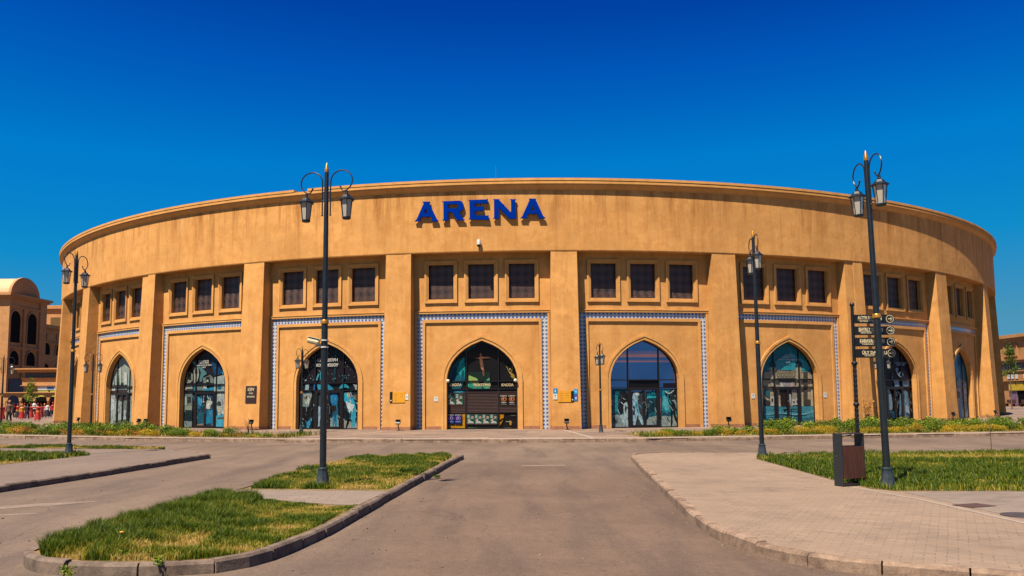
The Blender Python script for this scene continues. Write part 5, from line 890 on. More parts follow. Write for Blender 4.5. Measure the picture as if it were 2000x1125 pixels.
# ---------------- street lamps ----------------
def make_lamp(name,label,H,k,loc,rz,lean=0,armz=None,gz=.5):
    """k: girth scale"""
    t=thing(name,label,'street lamp',loc,rz,'street lamps')
    b=MB(); b.lathe([(.165*k,0),(.165*k,.03),(.15*k,.035),(.10*k,.36),(.105*k,.37),(.105*k,.40),(.078*k,.42)],8,tw=PI/8); b.build('base',M_BASE,t)
    zr=H*gz
    b=MB(); b.lathe([(.072*k,.40),(.070*k,zr)],16,cap=False); b.lathe([(.062*k,zr),(.047*k,H-.22)],16,cap=False); b.build('pole',M_POLE,t,smooth=True)
    b=MB(); b.lathe([(.07*k,zr-.05),(.088*k,zr-.035),(.088*k,zr+.02),(.075*k,zr+.045),(.06*k,zr+.05)],16); b.build('collar',M_GOLD,t,smooth=True)
    b=MB(); b.lathe([(.046*k,H-.22),(.048*k,H-.17),(.044*k,H-.15),(.012*k,H-.02),(.001,H)],14); b.build('finial',M_GOLD,t,smooth=True)
    zt=H-.44 if armz is None else armz
    for sg in (-1,1):
        pts=[(.10,-.75),(.10,-.40),(.10,-.12),(.105,0.02)]+[(.37+.268*math.cos(a),.0+.245*math.sin(a)) for a in np.linspace(PI*.97,-PI*.40,16)]+[(.41,-.225),(.375,-.19),(.345,-.13)]
        pts=[(sg*x*1.0,0,zt+z) for x,z in pts]
        b=MB(); b.tube(pts,.0155*k**.5,7); b.ball(pts[0],.025,seg=8); b.ball(pts[-1],.023,seg=8)
        for dz in(-.22,-.42): b.tube([(0.03*sg,0,zt+dz),(.10*sg,0,zt+dz)],.011,6)
        b.build('arm',M_POLE,t,smooth=True)
        lx,lz=sg*.50,zt-.215
        b=MB(); b.lathe([(.028,-.02),(.032,-.07),(.045,-.085),(.03,-.09)],10,(lx,0,lz),cap=False)
        b.lathe([(.03,-.09),(.075,-.115),(.12,-.17),(.185,-.215),(.185,-.235),(.13,-.228),(.001,-.228)],6,(lx,0,lz),cap=False)
        # hexagonal frame
        for q in range(6):
            a=2*PI*q/6; p0=(lx+.140*math.cos(a),.140*math.sin(a),lz-.23); p1=(lx+.093*math.cos(a),.093*math.sin(a),lz-.62); b.tube([p0,p1],.009,4)
        b.lathe([(.095,-.61),(.105,-.615),(.105,-.645),(.07,-.665),(.001,-.67)],6,(lx,0,lz),cap=False)
        ln=b.build('lantern',M_POLE,t)
        b=MB(); b.lathe([(.128,-.232),(.085,-.618)],6,(lx,0,lz)); b.build('lantern_glass',M_LGLASS,ln)
    t.rotation_euler=(0,lean,rz) if rz==0 else (Matrix.Rotation(lean,3,'Y')@Matrix.Rotation(rz,3,'Z')).to_euler()
    return t
LBIG=[((-4.12,17.98,0),7.16,-.28,0,'tall black double lantern lamp on the centre island, a camera on its pole'),
((7.65,16.98,0),7.05,-1.53,-.020,'tall black double lantern lamp leaning slightly, right of the litter bin'),
((7.63,25.37,0),7.05,-1.64,-.0085,'tall black double lantern lamp at the near left corner of the right lawn'),
((-15.52,28.95,0),7.28,1.45,0,'tall black double lantern lamp in front of the left end of the arena')]
for loc,H,rz,lean,lb in LBIG: make_lamp('street_lamp',lb,H,1.0,loc,rz,lean)
LS=[((-11.87,46.37,0),1.3,'small double lantern lamp in front of the arch with horse riders'),((4.69,43.97,0),-1.41,'small double lantern lamp on the plaza just left of the clear glazed arch'),
((-25.39,49.71,0),-.25,'small double lantern lamp by the pale city print, behind the left roses'),((24.58,54.55,0),.28,'small double lantern lamp hidden behind the leaning lamp and the signpost')]
for loc,rz,lb in LS: make_lamp('street_lamp',lb,4.9,.85,loc,rz,gz=.46)
for loc,rz,lb in [((-32.6,52.6,0),.2,'small double lantern lamp cut by the left edge of the photo'),((-73.0,112,0),.1,'distant double lantern lamp among the dancers at the arcade'),((-66.5,103,0),.6,'distant double lantern lamp left of the thin tree, before the arcade')]: make_lamp('street_lamp',lb,4.9,.85,loc,rz,gz=.46)
# camera on the lamp
o=thing('security_camera','cream bullet security camera fixed to the pole of the island lamp','security camera',(-4.12,17.98,3.1))
Mx=Matrix.Rotation(.24,3,'Y')
b=MB(); pts=[Mx@Vector((x,-.06,0)) for x in(-.36,-.34,-.13,-.10)]; b.tube(pts,[.06,.068,.068,.05],12); b.box(tuple(Mx@Vector((-.24,-.06,.075))),(.30,.15,.012),M=Mx); b.build('housing',M_CREAM,o)
b=MB(); b.tube([Mx@Vector((-.365,-.06,0)),Mx@Vector((-.355,-.06,0))],.05,12); b.build('lens',M_BLACK,o)
b=MB(); b.tube([(-.20,-.05,-.06),(-.12,-.04,-.045),(-.05,-.0,-.04)],.022,7); b.lathe([(.09,-.09),(.09,-.06)],12); b.lathe([(.09,.06),(.09,.09)],12); b.build('bracket',M_WHITE,o)
# ---------------- signpost ----------------
sp=thing('signpost','black finger signpost with four arrow boards behind the litter bin','signpost',(7.86,18.86,0))
b=MB(); b.lathe([(.17,0),(.17,.04),(.12,.06),(.09,.35),(.07,.4)],16)
seg=16
def twist(z0,z1,r,n=110):
    b_=len(b.v)
    for i in range(n+1):
        z=z0+(z1-z0)*i/n
        for q in range(seg):
            a=2*PI*q/seg+z*14; rr2=r*(1+.10*math.cos(4*(2*PI*q/seg))); b.v.append((rr2*math.cos(a),rr2*math.sin(a),z))
    for i in range(n):
        for q in range(seg):
            b.f.append([b_+i*seg+q,b_+i*seg+(q+1)%seg,b_+(i+1)*seg+(q+1)%seg,b_+(i+1)*seg+q]); b.mi.append(0); b.uv.append(None)
twist(.4,2.6,.042); b.lathe([(.04,1.63),(.068,1.66),(.068,1.69),(.04,1.72)],14); b.lathe([(.04,2.57),(.068,2.60),(.068,2.63),(.04,2.66)],14)
b.lathe([(.04,2.6),(.036,3.92)],12); b.build('post',M_BLACK,sp,smooth=True)
b=MB(); b.ball((0,0,3.97),.055,seg=12); b.build('ball_finial',M_BLACK,sp,smooth=True)
SG=[(3.53,'ALTYN SAMURYQ','FLYING THEATER',.08,1.0),(3.26,'SIHYRLY KERUEN','FAMILY ENTERTAINMENT',.09,1.0),(3.0,'KARAVAN SARAI','CARAVAN SARAY',.11,1.0),(2.74,'ÚLY DALA ELI','CATALYST  CENTER',.15,1.0)]
for z,t1,t2,xs,_ in SG:
    h=.20; L=.93; R2=h/2+.012
    poly=[(0,0),(L-R2,0)]+[(L-R2+R2*math.sin(a),h/2-R2*math.cos(a)) for a in np.linspace(.3,PI-.3,9)]+[(L-R2,h),(0,h)]
    b=MB(); b.prism(poly,lambda a,c,d:(a,-.055-d,z+c),0,.035); b.prism(poly[::-1],lambda a,c,d:(a,-.055-d,z+c),0.035,0,side=False)
    pn=b.build('direction_board',M_BLACK,sp)
    b=MB(); w1=.56
    put_text(b,t1,lambda a,c:(xs+w1/2+a,-.094,z+.085+c),width=w1,height=.085,bold=.03); put_text(b,t2,lambda a,c:(xs+.06+w1*.38+a,-.094,z+.034+c),width=w1*.8,height=.032,bold=.02)
    b.face([(xs,-.0935,z+.074),(xs+w1,-.0935,z+.074),(xs+w1,-.0935,z+.080),(xs,-.0935,z+.080)])
    b.build('lettering',M_CREAM,pn)
    b=MB(); c=(L-R2,h/2)
    for i in range(24):
        a0_,a1_=2*PI*i/24,2*PI*(i+1)/24; b.face([(c[0]+r_*math.cos(a),-.095,z+c[1]+r_*math.sin(a)) for r_,a in ((.078,a0_),(.090,a0_),(.090,a1_),(.078,a1_))][::-1])
    for poly in ([(-.045,-.009),(.03,-.009),(.03,.009),(-.045,.009)],[(.0,.045),(.045,0),(.0,-.045),(.018,-.045),(.058,0),(.018,.045)]):
        tt=tessellate_polygon([[Vector((x,y,0)) for x,y in poly]])
        for t in tt: b.face([(c[0]+poly[i][0],-.0955,z+c[1]+poly[i][1]) for i in t])
    b.build('arrow',M_CREAM,pn)
# ---------------- litter bin ----------------
M_BIN=simple('bin_steel','2e3030',.45,var=.12); M_WOOD=NB('bin_wood'); _n=M_WOOD.noise(M_WOOD.map(M_WOOD.coord(),(9,9,.6)),4,6,.7); M_WOOD.col(M_WOOD.ramp(_n,[(.3,(.05,.016,.008,1)),(.7,(.16,.052,.026,1))])); M_WOOD.setp(Roughness=.55); M_WOOD=M_WOOD.m
lb_=thing('litter_bin','dark steel litter bin with brown slatted front at the lawn corner','litter bin',(6.84,17.23,0),math.radians(24))
b=MB(); Wd,Dp,Hh,T_=.63,.245,1.09,.02
b.box((T_/2,Dp/2,Hh/2),(T_,Dp,Hh)); b.box((Wd-T_/2,Dp/2,Hh/2),(T_,Dp,Hh)); b.box((Wd/2,Dp/2,Hh-T_/2+.001),(Wd-2*T_,Dp,T_)); b.box((Wd/2,Dp/2,.035),(Wd-2*T_,Dp,.03)); b.build('steel_frame',M_BIN,lb_)
b=MB(); b.box((Wd/2,Dp/2,.50),(Wd-.06,Dp-.05,.66)); b.build('bin_box',M_BLACK,lb_)
b=MB()
for i in range(6):
    w=(Wd-.05)/6; b.box((.025+w*(i+.5),.0,.49),(w-.006,.022,.66)); b.box((.025+w*(i+.5),Dp,.49),(w-.006,.022,.66))
b.build('wood_slats',M_WOOD,lb_)
b=MB(); b.tube([(.05,.15,Hh-.03),(.10,.14,Hh-.07),(.30,.13,Hh-.045),(.42,.13,Hh-.035)],.008,6); b.tube([(.02,.1,Hh-.03),(.06,.1,Hh-.11)],.007,6); b.build('bag_hook',M_BLACK,lb_)
b=MB(); b.tube([(-.012,.16,.62),(.0,.16,.62)],.012,8); b.build('lock',simple('steel','a9a59c',.3,metal=.8),lb_)
b=MB(); b.box((Wd/2,Dp/2-.0,.012),(Wd-.06,Dp-.04,.022)); b.build('base_plinth',M_WOOD,lb_)
# ---------------- flower beds ----------------
def bedpoly(front,back): return front+back[::-1]
FR=[(6.3,37.35),(15.28,38.71),(24.86,40.25),(40,43.2)]; FLn=[(-45,54.0),(-28.4,45.77),(-19.46,41.83),(-11.6,39.2)]
def along(pts,s):
    P=[Vector(p) for p in pts]
    for a,b in zip(P[:-1],P[1:]):
        L=(b-a).length
        if s<=L: t=(b-a)/L; return a+t*s,t
        s-=L
    return P[-1],(P[-1]-P[-2]).normalized()
poly_sheet('flower_bed_soil',off_line(FR,1.1)+off_line(FR,5.0)[::-1],.010,M_SOIL)
poly_sheet('flower_bed_soil',off_line(FLn,1.1)+off_line(FLn,5.2)[::-1],.010,M_SOIL)
protos={}
def bush(kind,i):
    if (kind,i) in protos: return protos[(kind,i)]
    r=100*i+7
    if kind=='gold': o=leafcloud('shrub',mound(.62,.45,.42,7,.7),1150,.045,M_GOLDL,r)
    elif kind=='green': o=leafcloud('rose_bush',mound(.62,.5,.75,8,.6),850,.085,M_GREENL,r+1)
    elif kind=='dry': o=leafcloud('shrub',spray(.55,1.2,14,.5),800,.05,M_DRYL,r+2)
    elif kind=='tall': o=leafcloud('rose_bush',spray(1.0,1.0,9,.35),420,.09,M_GREENL,r+3)
    protos[(kind,i)]=o; return o
used=set(); cur=[0]
SECT={'R':[(2.2,'before the clear glazed arch'),(6.3,'right of the clear glazed arch'),(9,'before the pilaster left of the domed gate print'),(13.5,'before the domed gate print'),(17,'left of the signpost'),(20,'behind the leaning lamp'),(24,'before the dark dancer print'),(28,'before the cloud print'),(99,'toward the right edge of the photo')],'L':[(9,'at the left edge of the photo'),(14,'left of the far left lamp'),(18,'right of the far left lamp'),(22,'before the pale city print'),(26,'before the paired floodlights'),(30,'before the night town print'),(33.5,'before the entrance sign pilaster'),(99,'at the right end of the bed')]}
LBL={('gold','R'):('low golden shrub in the right bed','golden shrubs along the right kerb'),('green','R'):('leafy green bush in the right bed','green bushes of the right flower bed'),('green','L'):('leafy green rose bush in the left bed','green rose bushes of the left flower bed'),('gold','L'):('low yellow shrub in the left bed','yellow shrubs of the left flower bed'),('dry','L'):('reddish dry shrub in the left bed','dry shrubs of the left flower bed'),('tall','L'):('tall upright rose in the left bed','tall roses of the left flower bed'),('tall','R'):('tall upright rose in the right bed','tall roses of the right flower bed')}
CATS={'gold':'shrub','green':'bush','dry':'shrub','tall':'bush'}
def place_bush(kind,side,x,y,s,sz,s_=0):
    s_=cur[0]
    i=random.randrange(4 if kind in('gold','green') else 2); p=bush(kind,i)
    if (kind,i) not in used: o=p; used.add((kind,i))
    else: o=p.copy(); COL.objects.link(o)
    o.location=(x,y,.01); o.rotation_euler.z=random.uniform(0,6.28); o.scale=(s,s,sz*(.8 if kind=='green' else .95))
    lb,gp=LBL[(kind,side)]; sec=[t for m_,t in SECT[side] if s_<m_][0]; tag(o,lb+', '+sec,CATS[kind],gp+', '+sec)
for side,line,L in (('R',FR,32.5),('L',FLn,36.5)):
    s=1.1 if side=='R' else .55
    while s<L:
        cur[0]=s
        p,t=along(line,s); nrm=Vector((-t.y,t.x))
        if side=='R':
            g=min(1,.45+s/14)
            q=p+nrm*1.75; place_bush(random.choice(['gold','gold','gold','green']),side,q.x,q.y,random.uniform(.7,1.05),random.uniform(.6,1.1)*g**.4*(1 if s>3 else .8))
            if random.random()<.95 and s>1.2: q=p+nrm*random.uniform(2.5,3.0)+t*random.uniform(-.2,.2); place_bush(random.choice(['green','green','green','gold']),side,q.x,q.y,random.uniform(.75,1.0)*(.75+.25*g),random.uniform(.7,1.0)*g)
            if s>7: q=p+nrm*random.uniform(3.5,4.2); place_bush('green',side,q.x,q.y,random.uniform(.9,1.15),random.uniform(.85,1.2)*g)
            if random.random()<.06: q=p+nrm*3.2; place_bush('tall',side,q.x,q.y,.7,.9)
            s+=.78
        else:
            e=L-s; g=min(1,.45+e/16)
            q=p+nrm*random.uniform(1.5,2.0); k_=random.choices(['green','gold','dry','dry' if e<18 else 'green'],[3,2,1.6,1.5])[0]; place_bush(k_,side,q.x,q.y,random.uniform(.7,1.0)*(.6+.4*g),random.uniform(.55,.9)*g)
            if random.random()<.85 and e>1.5: q=p+nrm*random.uniform(2.5,3.3); place_bush(random.choices(['green','gold','tall','dry'],[5,1,.9,1])[0],side,q.x,q.y,random.uniform(.8,1.0),random.uniform(.7,1.0)*g)
            if e>11: q=p+nrm*random.uniform(3.6,4.6); place_bush('green',side,q.x,q.y,random.uniform(.9,1.15),random.uniform(.8,1.15)*g)
            s+=.85
G6=off_line(FLn,1.15)+off_line(FLn,5.0)[::-1]
grass('bed_grass',G6,26000,.28,.03,'grass and weeds between the shrubs of the left flower bed',.42,51)
G7=off_line(FR,1.15)+off_line(FR,4.8)[::-1]
grass('bed_grass',G7,16000,.22,.03,'grass and weeds between the shrubs of the right flower bed',.40,61)
def stalk(name,label,cat,loc,h,n,mat,bend=.2,lv=60,ls=.09,seed=1):
    t=thing(name,label,cat,loc); r=random.Random(seed); b=MB(); tips=[]
    for i in range(n):
        a=r.uniform(0,6.28); hh=h*r.uniform(.65,1); sp_=bend*r.uniform(.3,1); pts=[(0,0,0),(math.cos(a)*sp_*.3,math.sin(a)*sp_*.3,hh*.5),(math.cos(a)*sp_,math.sin(a)*sp_,hh)]; b.tube(pts,[.02*h/1.5,.014*h/1.5,.006],5); tips.append(pts)
    b.build('stem',M_TWIG,t)
    def fn(rr,nn):
        k=rr.integers(0,len(tips),nn); u=rr.uniform(.45,1,nn); T=np.array(tips); A=T[k,1]; B=T[k,2]; return A+(B-A)*((u-.45)/.55)[:,None]+rr.normal(size=(nn,3))*.09*h*.6
    f=leafcloud('foliage',fn,lv,ls,mat,seed); f.parent=t; return t
stalk('sapling','thin drying sapling before the pilaster between two right hand arches','sapling',(21.2,49.5,0),1.75,3,M_DRYL,.35,110,.11,5)
stalk('dry_plant','dead bent stalk at the end of the left flower bed below the entrance sign','plant',(-13.9,43.5,0),1.0,7,M_DRYL,.5,25,.05,6)
stalk('dry_plant','single dry stalk rising from the far side of the right lawn','plant',(14.2,24.6,0),1.3,1,M_DRYL,.03,6,.03,8)
# ---------------- distant buildings ----------------
M_DARKW=simple('dark_opening','0d0a0c',.8,spec=.1,var=.2); M_SIGNW=simple('shop_sign_white','dfe6ea',.5); M_POSTY=simple('shop_poster_yellow','c9c24a',.5,var=.3,scale=1); M_BAND=simple('grey_blue_band','3b4150',.6)
M_VAULT=NB('ribbed_vault'); _c=M_VAULT.coord(); _s=M_VAULT.n('ShaderNodeSeparateXYZ'); M_VAULT.l(_c,_s.inputs[0]); _f=M_VAULT.math('FRACT',M_VAULT.math('DIVIDE',_s.outputs[0],.55)); M_VAULT.col(M_VAULT.ramp(_f,[(0,(.45,.28,.12,1)),(.12,(.78,.52,.26,1)),(1,(.74,.49,.24,1))])); M_VAULT.setp(Roughness=.7); M_VAULT=M_VAULT.m
def bx3(mb,x0,x1,y0,y1,z0,z1,m=0): mb.box(((x0+x1)/2,(y0+y1)/2,(z0+z1)/2),(x1-x0,y1-y0,z1-z0),m)
def arch_open(parent,axis,c,half,z0,zs,pos,name='window',mat=None,dep=.35,trim=True):
    """arched opening on a wall plane; axis 'x': plane x=pos facing +x (coordinate along y); 'y': plane y=pos facing -y"""
    n=9; pts=[(c-half,z0),(c+half,z0)]+[(c+half*math.cos(a),zs+half*math.sin(a)) for a in np.linspace(0,PI,n)]
    def pl(a,b,d): return (pos+d,a,b) if axis=='x' else (a,pos-d,b)
    f=MB()
    o_=[(c+(half+.22)*math.cos(a),zs+(half+.22)*math.sin(a)) for a in np.linspace(0,PI,n)]; i_=[(c+half*math.cos(a),zs+half*math.sin(a)) for a in np.linspace(0,PI,n)]
    O=[(c+half+.22,z0)]+o_+[(c-half-.22,z0)]; I=[(c+half,z0)]+i_+[(c-half,z0)]
    for j in range(len(O)-1):
        f.face([pl(*O[j],.14),pl(*O[j+1],.14),pl(*I[j+1],.14),pl(*I[j],.14)]); f.face([pl(*O[j],0),pl(*O[j+1],0),pl(*O[j+1],.14),pl(*O[j],.14)]); f.face([pl(*I[j],.14),pl(*I[j+1],.14),pl(*I[j+1],.01),pl(*I[j],.01)])
    fo=f.build(name,M_FAR,parent)
    g_=MB(); g_.face([pl(a,b,.015) for a,b in pts]); g_.build('pane' if name!='archway' else 'opening',mat or M_DARKW,fo); return fo
def place(parent,mb,name,mat,o=(0,0,0)): return mb.build(name,mat,parent)
tw=thing('vaulted_building','sand coloured building with a ribbed barrel roof and tall arched windows at the far left','building',(0,0,0))
x1=-80.3
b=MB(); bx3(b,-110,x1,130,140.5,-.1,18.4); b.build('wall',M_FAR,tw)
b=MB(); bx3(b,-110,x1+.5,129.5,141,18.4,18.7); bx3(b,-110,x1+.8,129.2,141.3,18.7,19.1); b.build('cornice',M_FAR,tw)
b=MB(); n=20; cy_,ry,rz_=134.9,3.9,2.95
for i in range(n):
    a0_,a1_=PI*i/n,PI*(i+1)/n; p=lambda a:(cy_+ry*math.cos(a),19.1+rz_*math.sin(a))
    (ya,za),(yb,zb)=p(a0_),p(a1_); b.face([(x1-.3,ya,za),(x1-.3,yb,zb),(-110,yb,zb),(-110,ya,za)])
b.build('barrel_roof',M_VAULT,tw,smooth=True)
b=MB()
pts=[(cy_+(ry+.15)*math.cos(a),19.1+(rz_+.15)*math.sin(a)) for a in np.linspace(0,PI,21)]
b.prism(pts,lambda a,c,d:(x1-.3+d,a,c),-.3,.12); b.build('gable',M_FAR,tw)
b=MB()
for i in range(20):
    a0_,a1_=2*PI*i/20,2*PI*(i+1)/20; b.face([(x1-.15,cy_+r_*math.cos(a),20.4+r_*math.sin(a)) for r_,a in((.55,a0_),(.75,a0_),(.75,a1_),(.55,a1_))])
b.build('round_ornament',M_FAR,tw)
for c in (132.0,136.6): arch_open(tw,'x',c,1.35,11.3,15.1,x1); arch_open(tw,'x',c,1.3,7.7,8.7,x1)
b=MB(); bx3(b,x1,x1+.25,129.98,130.5,-.1,18.4); bx3(b,x1,x1+.25,134.0,134.6,5,16.9); bx3(b,x1,x1+.25,138.6,140.5,-.1,18.4); bx3(b,x1,x1+.3,130.5,138.6,10.3,10.6); bx3(b,x1,x1+.3,130.5,138.6,6.6,6.9); bx3(b,x1,x1+.2,130.5,138.6,16.9,17.2); b.build('pilasters',M_FAR,tw)
b=MB(); bx3(b,x1,x1+.12,131,138.5,0.1,5.4); b.build('shop_front',M_BAND,tw)
lw=thing('wing_building','lower shaded wing with small arched windows between the vaulted building and the arena','building',(0,0,0))
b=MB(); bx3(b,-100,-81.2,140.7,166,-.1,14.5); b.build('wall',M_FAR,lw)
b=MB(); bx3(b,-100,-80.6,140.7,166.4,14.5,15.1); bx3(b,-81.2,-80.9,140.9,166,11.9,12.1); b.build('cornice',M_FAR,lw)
b=MB()
for y in np.arange(143,165,3.2): bx3(b,-81.2,-81.0,y-.5,y+.5,12.6,13.6)
b.build('square_panel',M_FAR,lw)
for y in (142.6,146.8,151,155.2): arch_open(lw,'x',y,1.15,9.9,10.9,-81.2); arch_open(lw,'x',y,1.15,6.3,7.2,-81.2)
up_=thing('rear_block','tall pale block with a louvre rising behind the shaded wing','building',(0,0,0))
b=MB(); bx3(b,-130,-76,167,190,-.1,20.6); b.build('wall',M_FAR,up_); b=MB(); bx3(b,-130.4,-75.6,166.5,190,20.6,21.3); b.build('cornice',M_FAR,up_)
b=MB()
for i in range(12): bx3(b,-94.3,-91.6,166.8,167,17.0+i*.16,17.1+i*.16)
b.build('louvre',simple('louvre','8a6a3a',.6),up_)
sh=thing('shop_pavilion','flat roofed shop pavilion with a white and blue sign above yellow window posters','shop',(0,0,0))
b=MB(); bx3(b,-72.5,-50,122,130,0,6.1); b.build('wall',M_FAR,sh)
b=MB(); bx3(b,-73.1,-49.6,121.3,130,6.1,6.5); bx3(b,-73.6,-49.6,120.9,130,6.502,6.7); bx3(b,-72.6,-50,121.75,122,4.2,5.2); bx3(b,-72.8,-50,121.6,122,4.1,4.19); bx3(b,-72.8,-50,121.6,122,5.21,5.3); b.build('cornice',M_FAR,sh)
b=MB(); bx3(b,-72.3,-50,121.85,122,5.35,6.0); b.build('dark_band',M_BAND,sh)
b=MB(); bx3(b,-70.3,-50,121.8,122,3.5,4.05); b.build('shop_sign',M_SIGNW,sh)
b=MB(); bx3(b,-68.9,-67.9,121.78,121.81,3.6,3.95); bx3(b,-66.8,-65.8,121.78,121.81,3.6,3.95); b.build('shop_sign_mark',simple('sign_blue','2f6fb0',.5),sh)
for i in range(6): 
    b=MB(); bx3(b,-70.2+i*1.75,-68.7+i*1.75,121.8,122,2.5,3.4); b.build('window_poster',M_POSTY,sh)
ar=thing('arcade','low shaded arcade of round arches in front of the shop pavilion','arcade',(0,0,0))
b=MB(); bx3(b,-73.5,-50,115.5,121,2.75,3.0); bx3(b,-73.7,-50,115.3,121,3.002,3.12); b.build('roof',M_FAR,ar)
for i in range(12):
    x=-73.0+i*1.95; b=MB(); b.lathe([(.28,0),(.28,.2),(.16,.25),(.15,1.7),(.24,1.85),(.24,1.95)],10,(x,115.8,0)); b.build('column',M_FAR,ar)
for i in range(11):
    x=-73.0+i*1.95; b=MB(); xs=[x+.975+.82*math.cos(a) for a in np.linspace(PI,0,9)]; zs=[1.95+.72*math.sin(a) for a in np.linspace(PI,0,9)]
    for j in range(8): b.face([(xs[j],115.6,zs[j]),(xs[j+1],115.6,zs[j+1]),(xs[j+1],115.6,2.75),(xs[j],115.6,2.75)])
    b.face([(x,115.6,1.95),(xs[0],115.6,1.95),(xs[0],115.6,2.75),(x,115.6,2.75)]); b.face([(xs[-1],115.6,1.95),(x+1.95,115.6,1.95),(x+1.95,115.6,2.75),(xs[-1],115.6,2.75)]); b.build('arch',M_FAR,ar)
b=MB(); bx3(b,-72.4,-50,121.6,121.7,0,2.4); b.build('shop_windows',M_DARKW,sh)
# right building
rb=thing('shop_building','sand coloured shop building with yellow posters and dark doors at the right edge','building',(0,0,0)); X0=76.0
b=MB(); bx3(b,X0,100,100,128.5,-.1,10.3); b.build('wall',M_FAR,rb)
b=MB(); bx3(b,X0-.5,100,99.5,128.9,10.3,10.8); bx3(b,X0-.25,X0,100,128.6,9.9,10.298); bx3(b,X0-.35,X0,100,128.7,6.5,6.9); bx3(b,X0-.5,X0,100,128.7,6.9,7.1); bx3(b,X0-.3,X0,100,128.7,3.9,5.2); bx3(b,X0-.45,X0,100,128.7,5.2,5.35); bx3(b,X0-.45,X0,100,128.7,3.75,3.898); b.build('cornice',M_FAR,rb)
b=MB(); bx3(b,X0-.12,X0,100,128.3,5.4,6.4); b.build('dark_band',M_BAND,rb)
for y in (125,117,109):
    b=MB(); bx3(b,X0-.12,X0,y-1.7,y+1.7,7.5,7.65); bx3(b,X0-.12,X0,y-1.7,y+1.7,9.2,9.35); bx3(b,X0-.12,X0,y-1.7,y-1.5,7.65,9.2); bx3(b,X0-.12,X0,y+1.5,y+1.7,7.65,9.2); w=b.build('window',M_FAR,rb)
    b=MB(); bx3(b,X0-.05,X0,y-.9,y+.9,7.75,8.55); b.build('pane',M_DARKW,w)
for i in range(8):
    y=125.2-i*1.0
    if i!=3: b=MB(); bx3(b,X0-.5,X0-.46,y-.3,y+.3,4.1,4.75); b.build('shop_letter',M_SIGNW,rb)
for i in range(7):
    y=125.6-i*1.9; b=MB(); bx3(b,X0-.3,X0-.2,y-1.7,y,2.35,3.6); b.build('window_poster',simple('yellow_poster','d9b420',.5,var=.25,scale=2),rb)
    b=MB(); bx3(b,X0-.14,X0-.04,y-1.7,y,0.1,2.3); b.build('door',M_DARKW if i%2 else simple('poster_mauve','8a6a80',.5,var=.3,scale=2),rb)
for y in (124.5,121,117.5):
    b=MB(); b.box((0,0,.42),(.45,2.2,.08)); b.box((.2,0,.75),(.06,2.2,.5)); b.box((0,-.8,.2),(.4,.1,.4)); b.box((0,.8,.2),(.4,.1,.4)); o=b.build('bench',M_WOOD); o.location=(X0-3.0,y,0); tag(o,{124.5:'dark bench nearest the arena by the right shops',121:'dark bench, middle one by the right shops',117.5:'dark bench nearest the right edge of the photo'}[y],'bench','benches by the right shops')
def tree(label,loc,h,cr,n,ls,seed,trunk=.06,cb=.35):
    t=thing('tree',label,'tree',loc,group='young trees'); r=random.Random(seed); b=MB(); b.tube([(0,0,0),(.04,0,h*.5),(0,.03,h*.95)],[trunk,trunk*.7,trunk*.2],7); ends=[]
    for i in range(16):
        z=h*r.uniform(cb,.9); a=r.uniform(0,6.28); L=cr*r.uniform(.5,1)*(1.25-z/h); e=(math.cos(a)*L,math.sin(a)*L,z+L*.6); b.tube([(0,0,z),(e[0]*.5,e[1]*.5,z+L*.2),e],[trunk*.35,trunk*.25,trunk*.1],5); ends.append(e)
    b.build('trunk',M_TWIG,t)
    def fn(rr,nn):
        E_=np.array(ends+[(0,0,h)]); k=rr.integers(0,len(E_),nn); u=rr.uniform(.45,1.1,nn)[:,None]; base=E_[k]*np.array([1,1,0])*u; base[:,2]=E_[k,2]-(1-u[:,0])*.3; return base+rr.normal(size=(nn,3))*cr*.16
    f=leafcloud('crown',fn,n,ls,M_GREENL,seed); f.parent=t; return t
tree('slim young tree in front of the arcade among the dancers',(-60.8,104,0),4.6,1.0,1100,.16,3)
tree('slim young tree before the shop building at the right edge',(60.2,99.5,0),7.6,1.4,1300,.17,5,.07,.5)
tree('bare branched young tree cut by the left edge of the photo',(-57.5,91,0),7.0,1.5,160,.16,9,.07,.5)
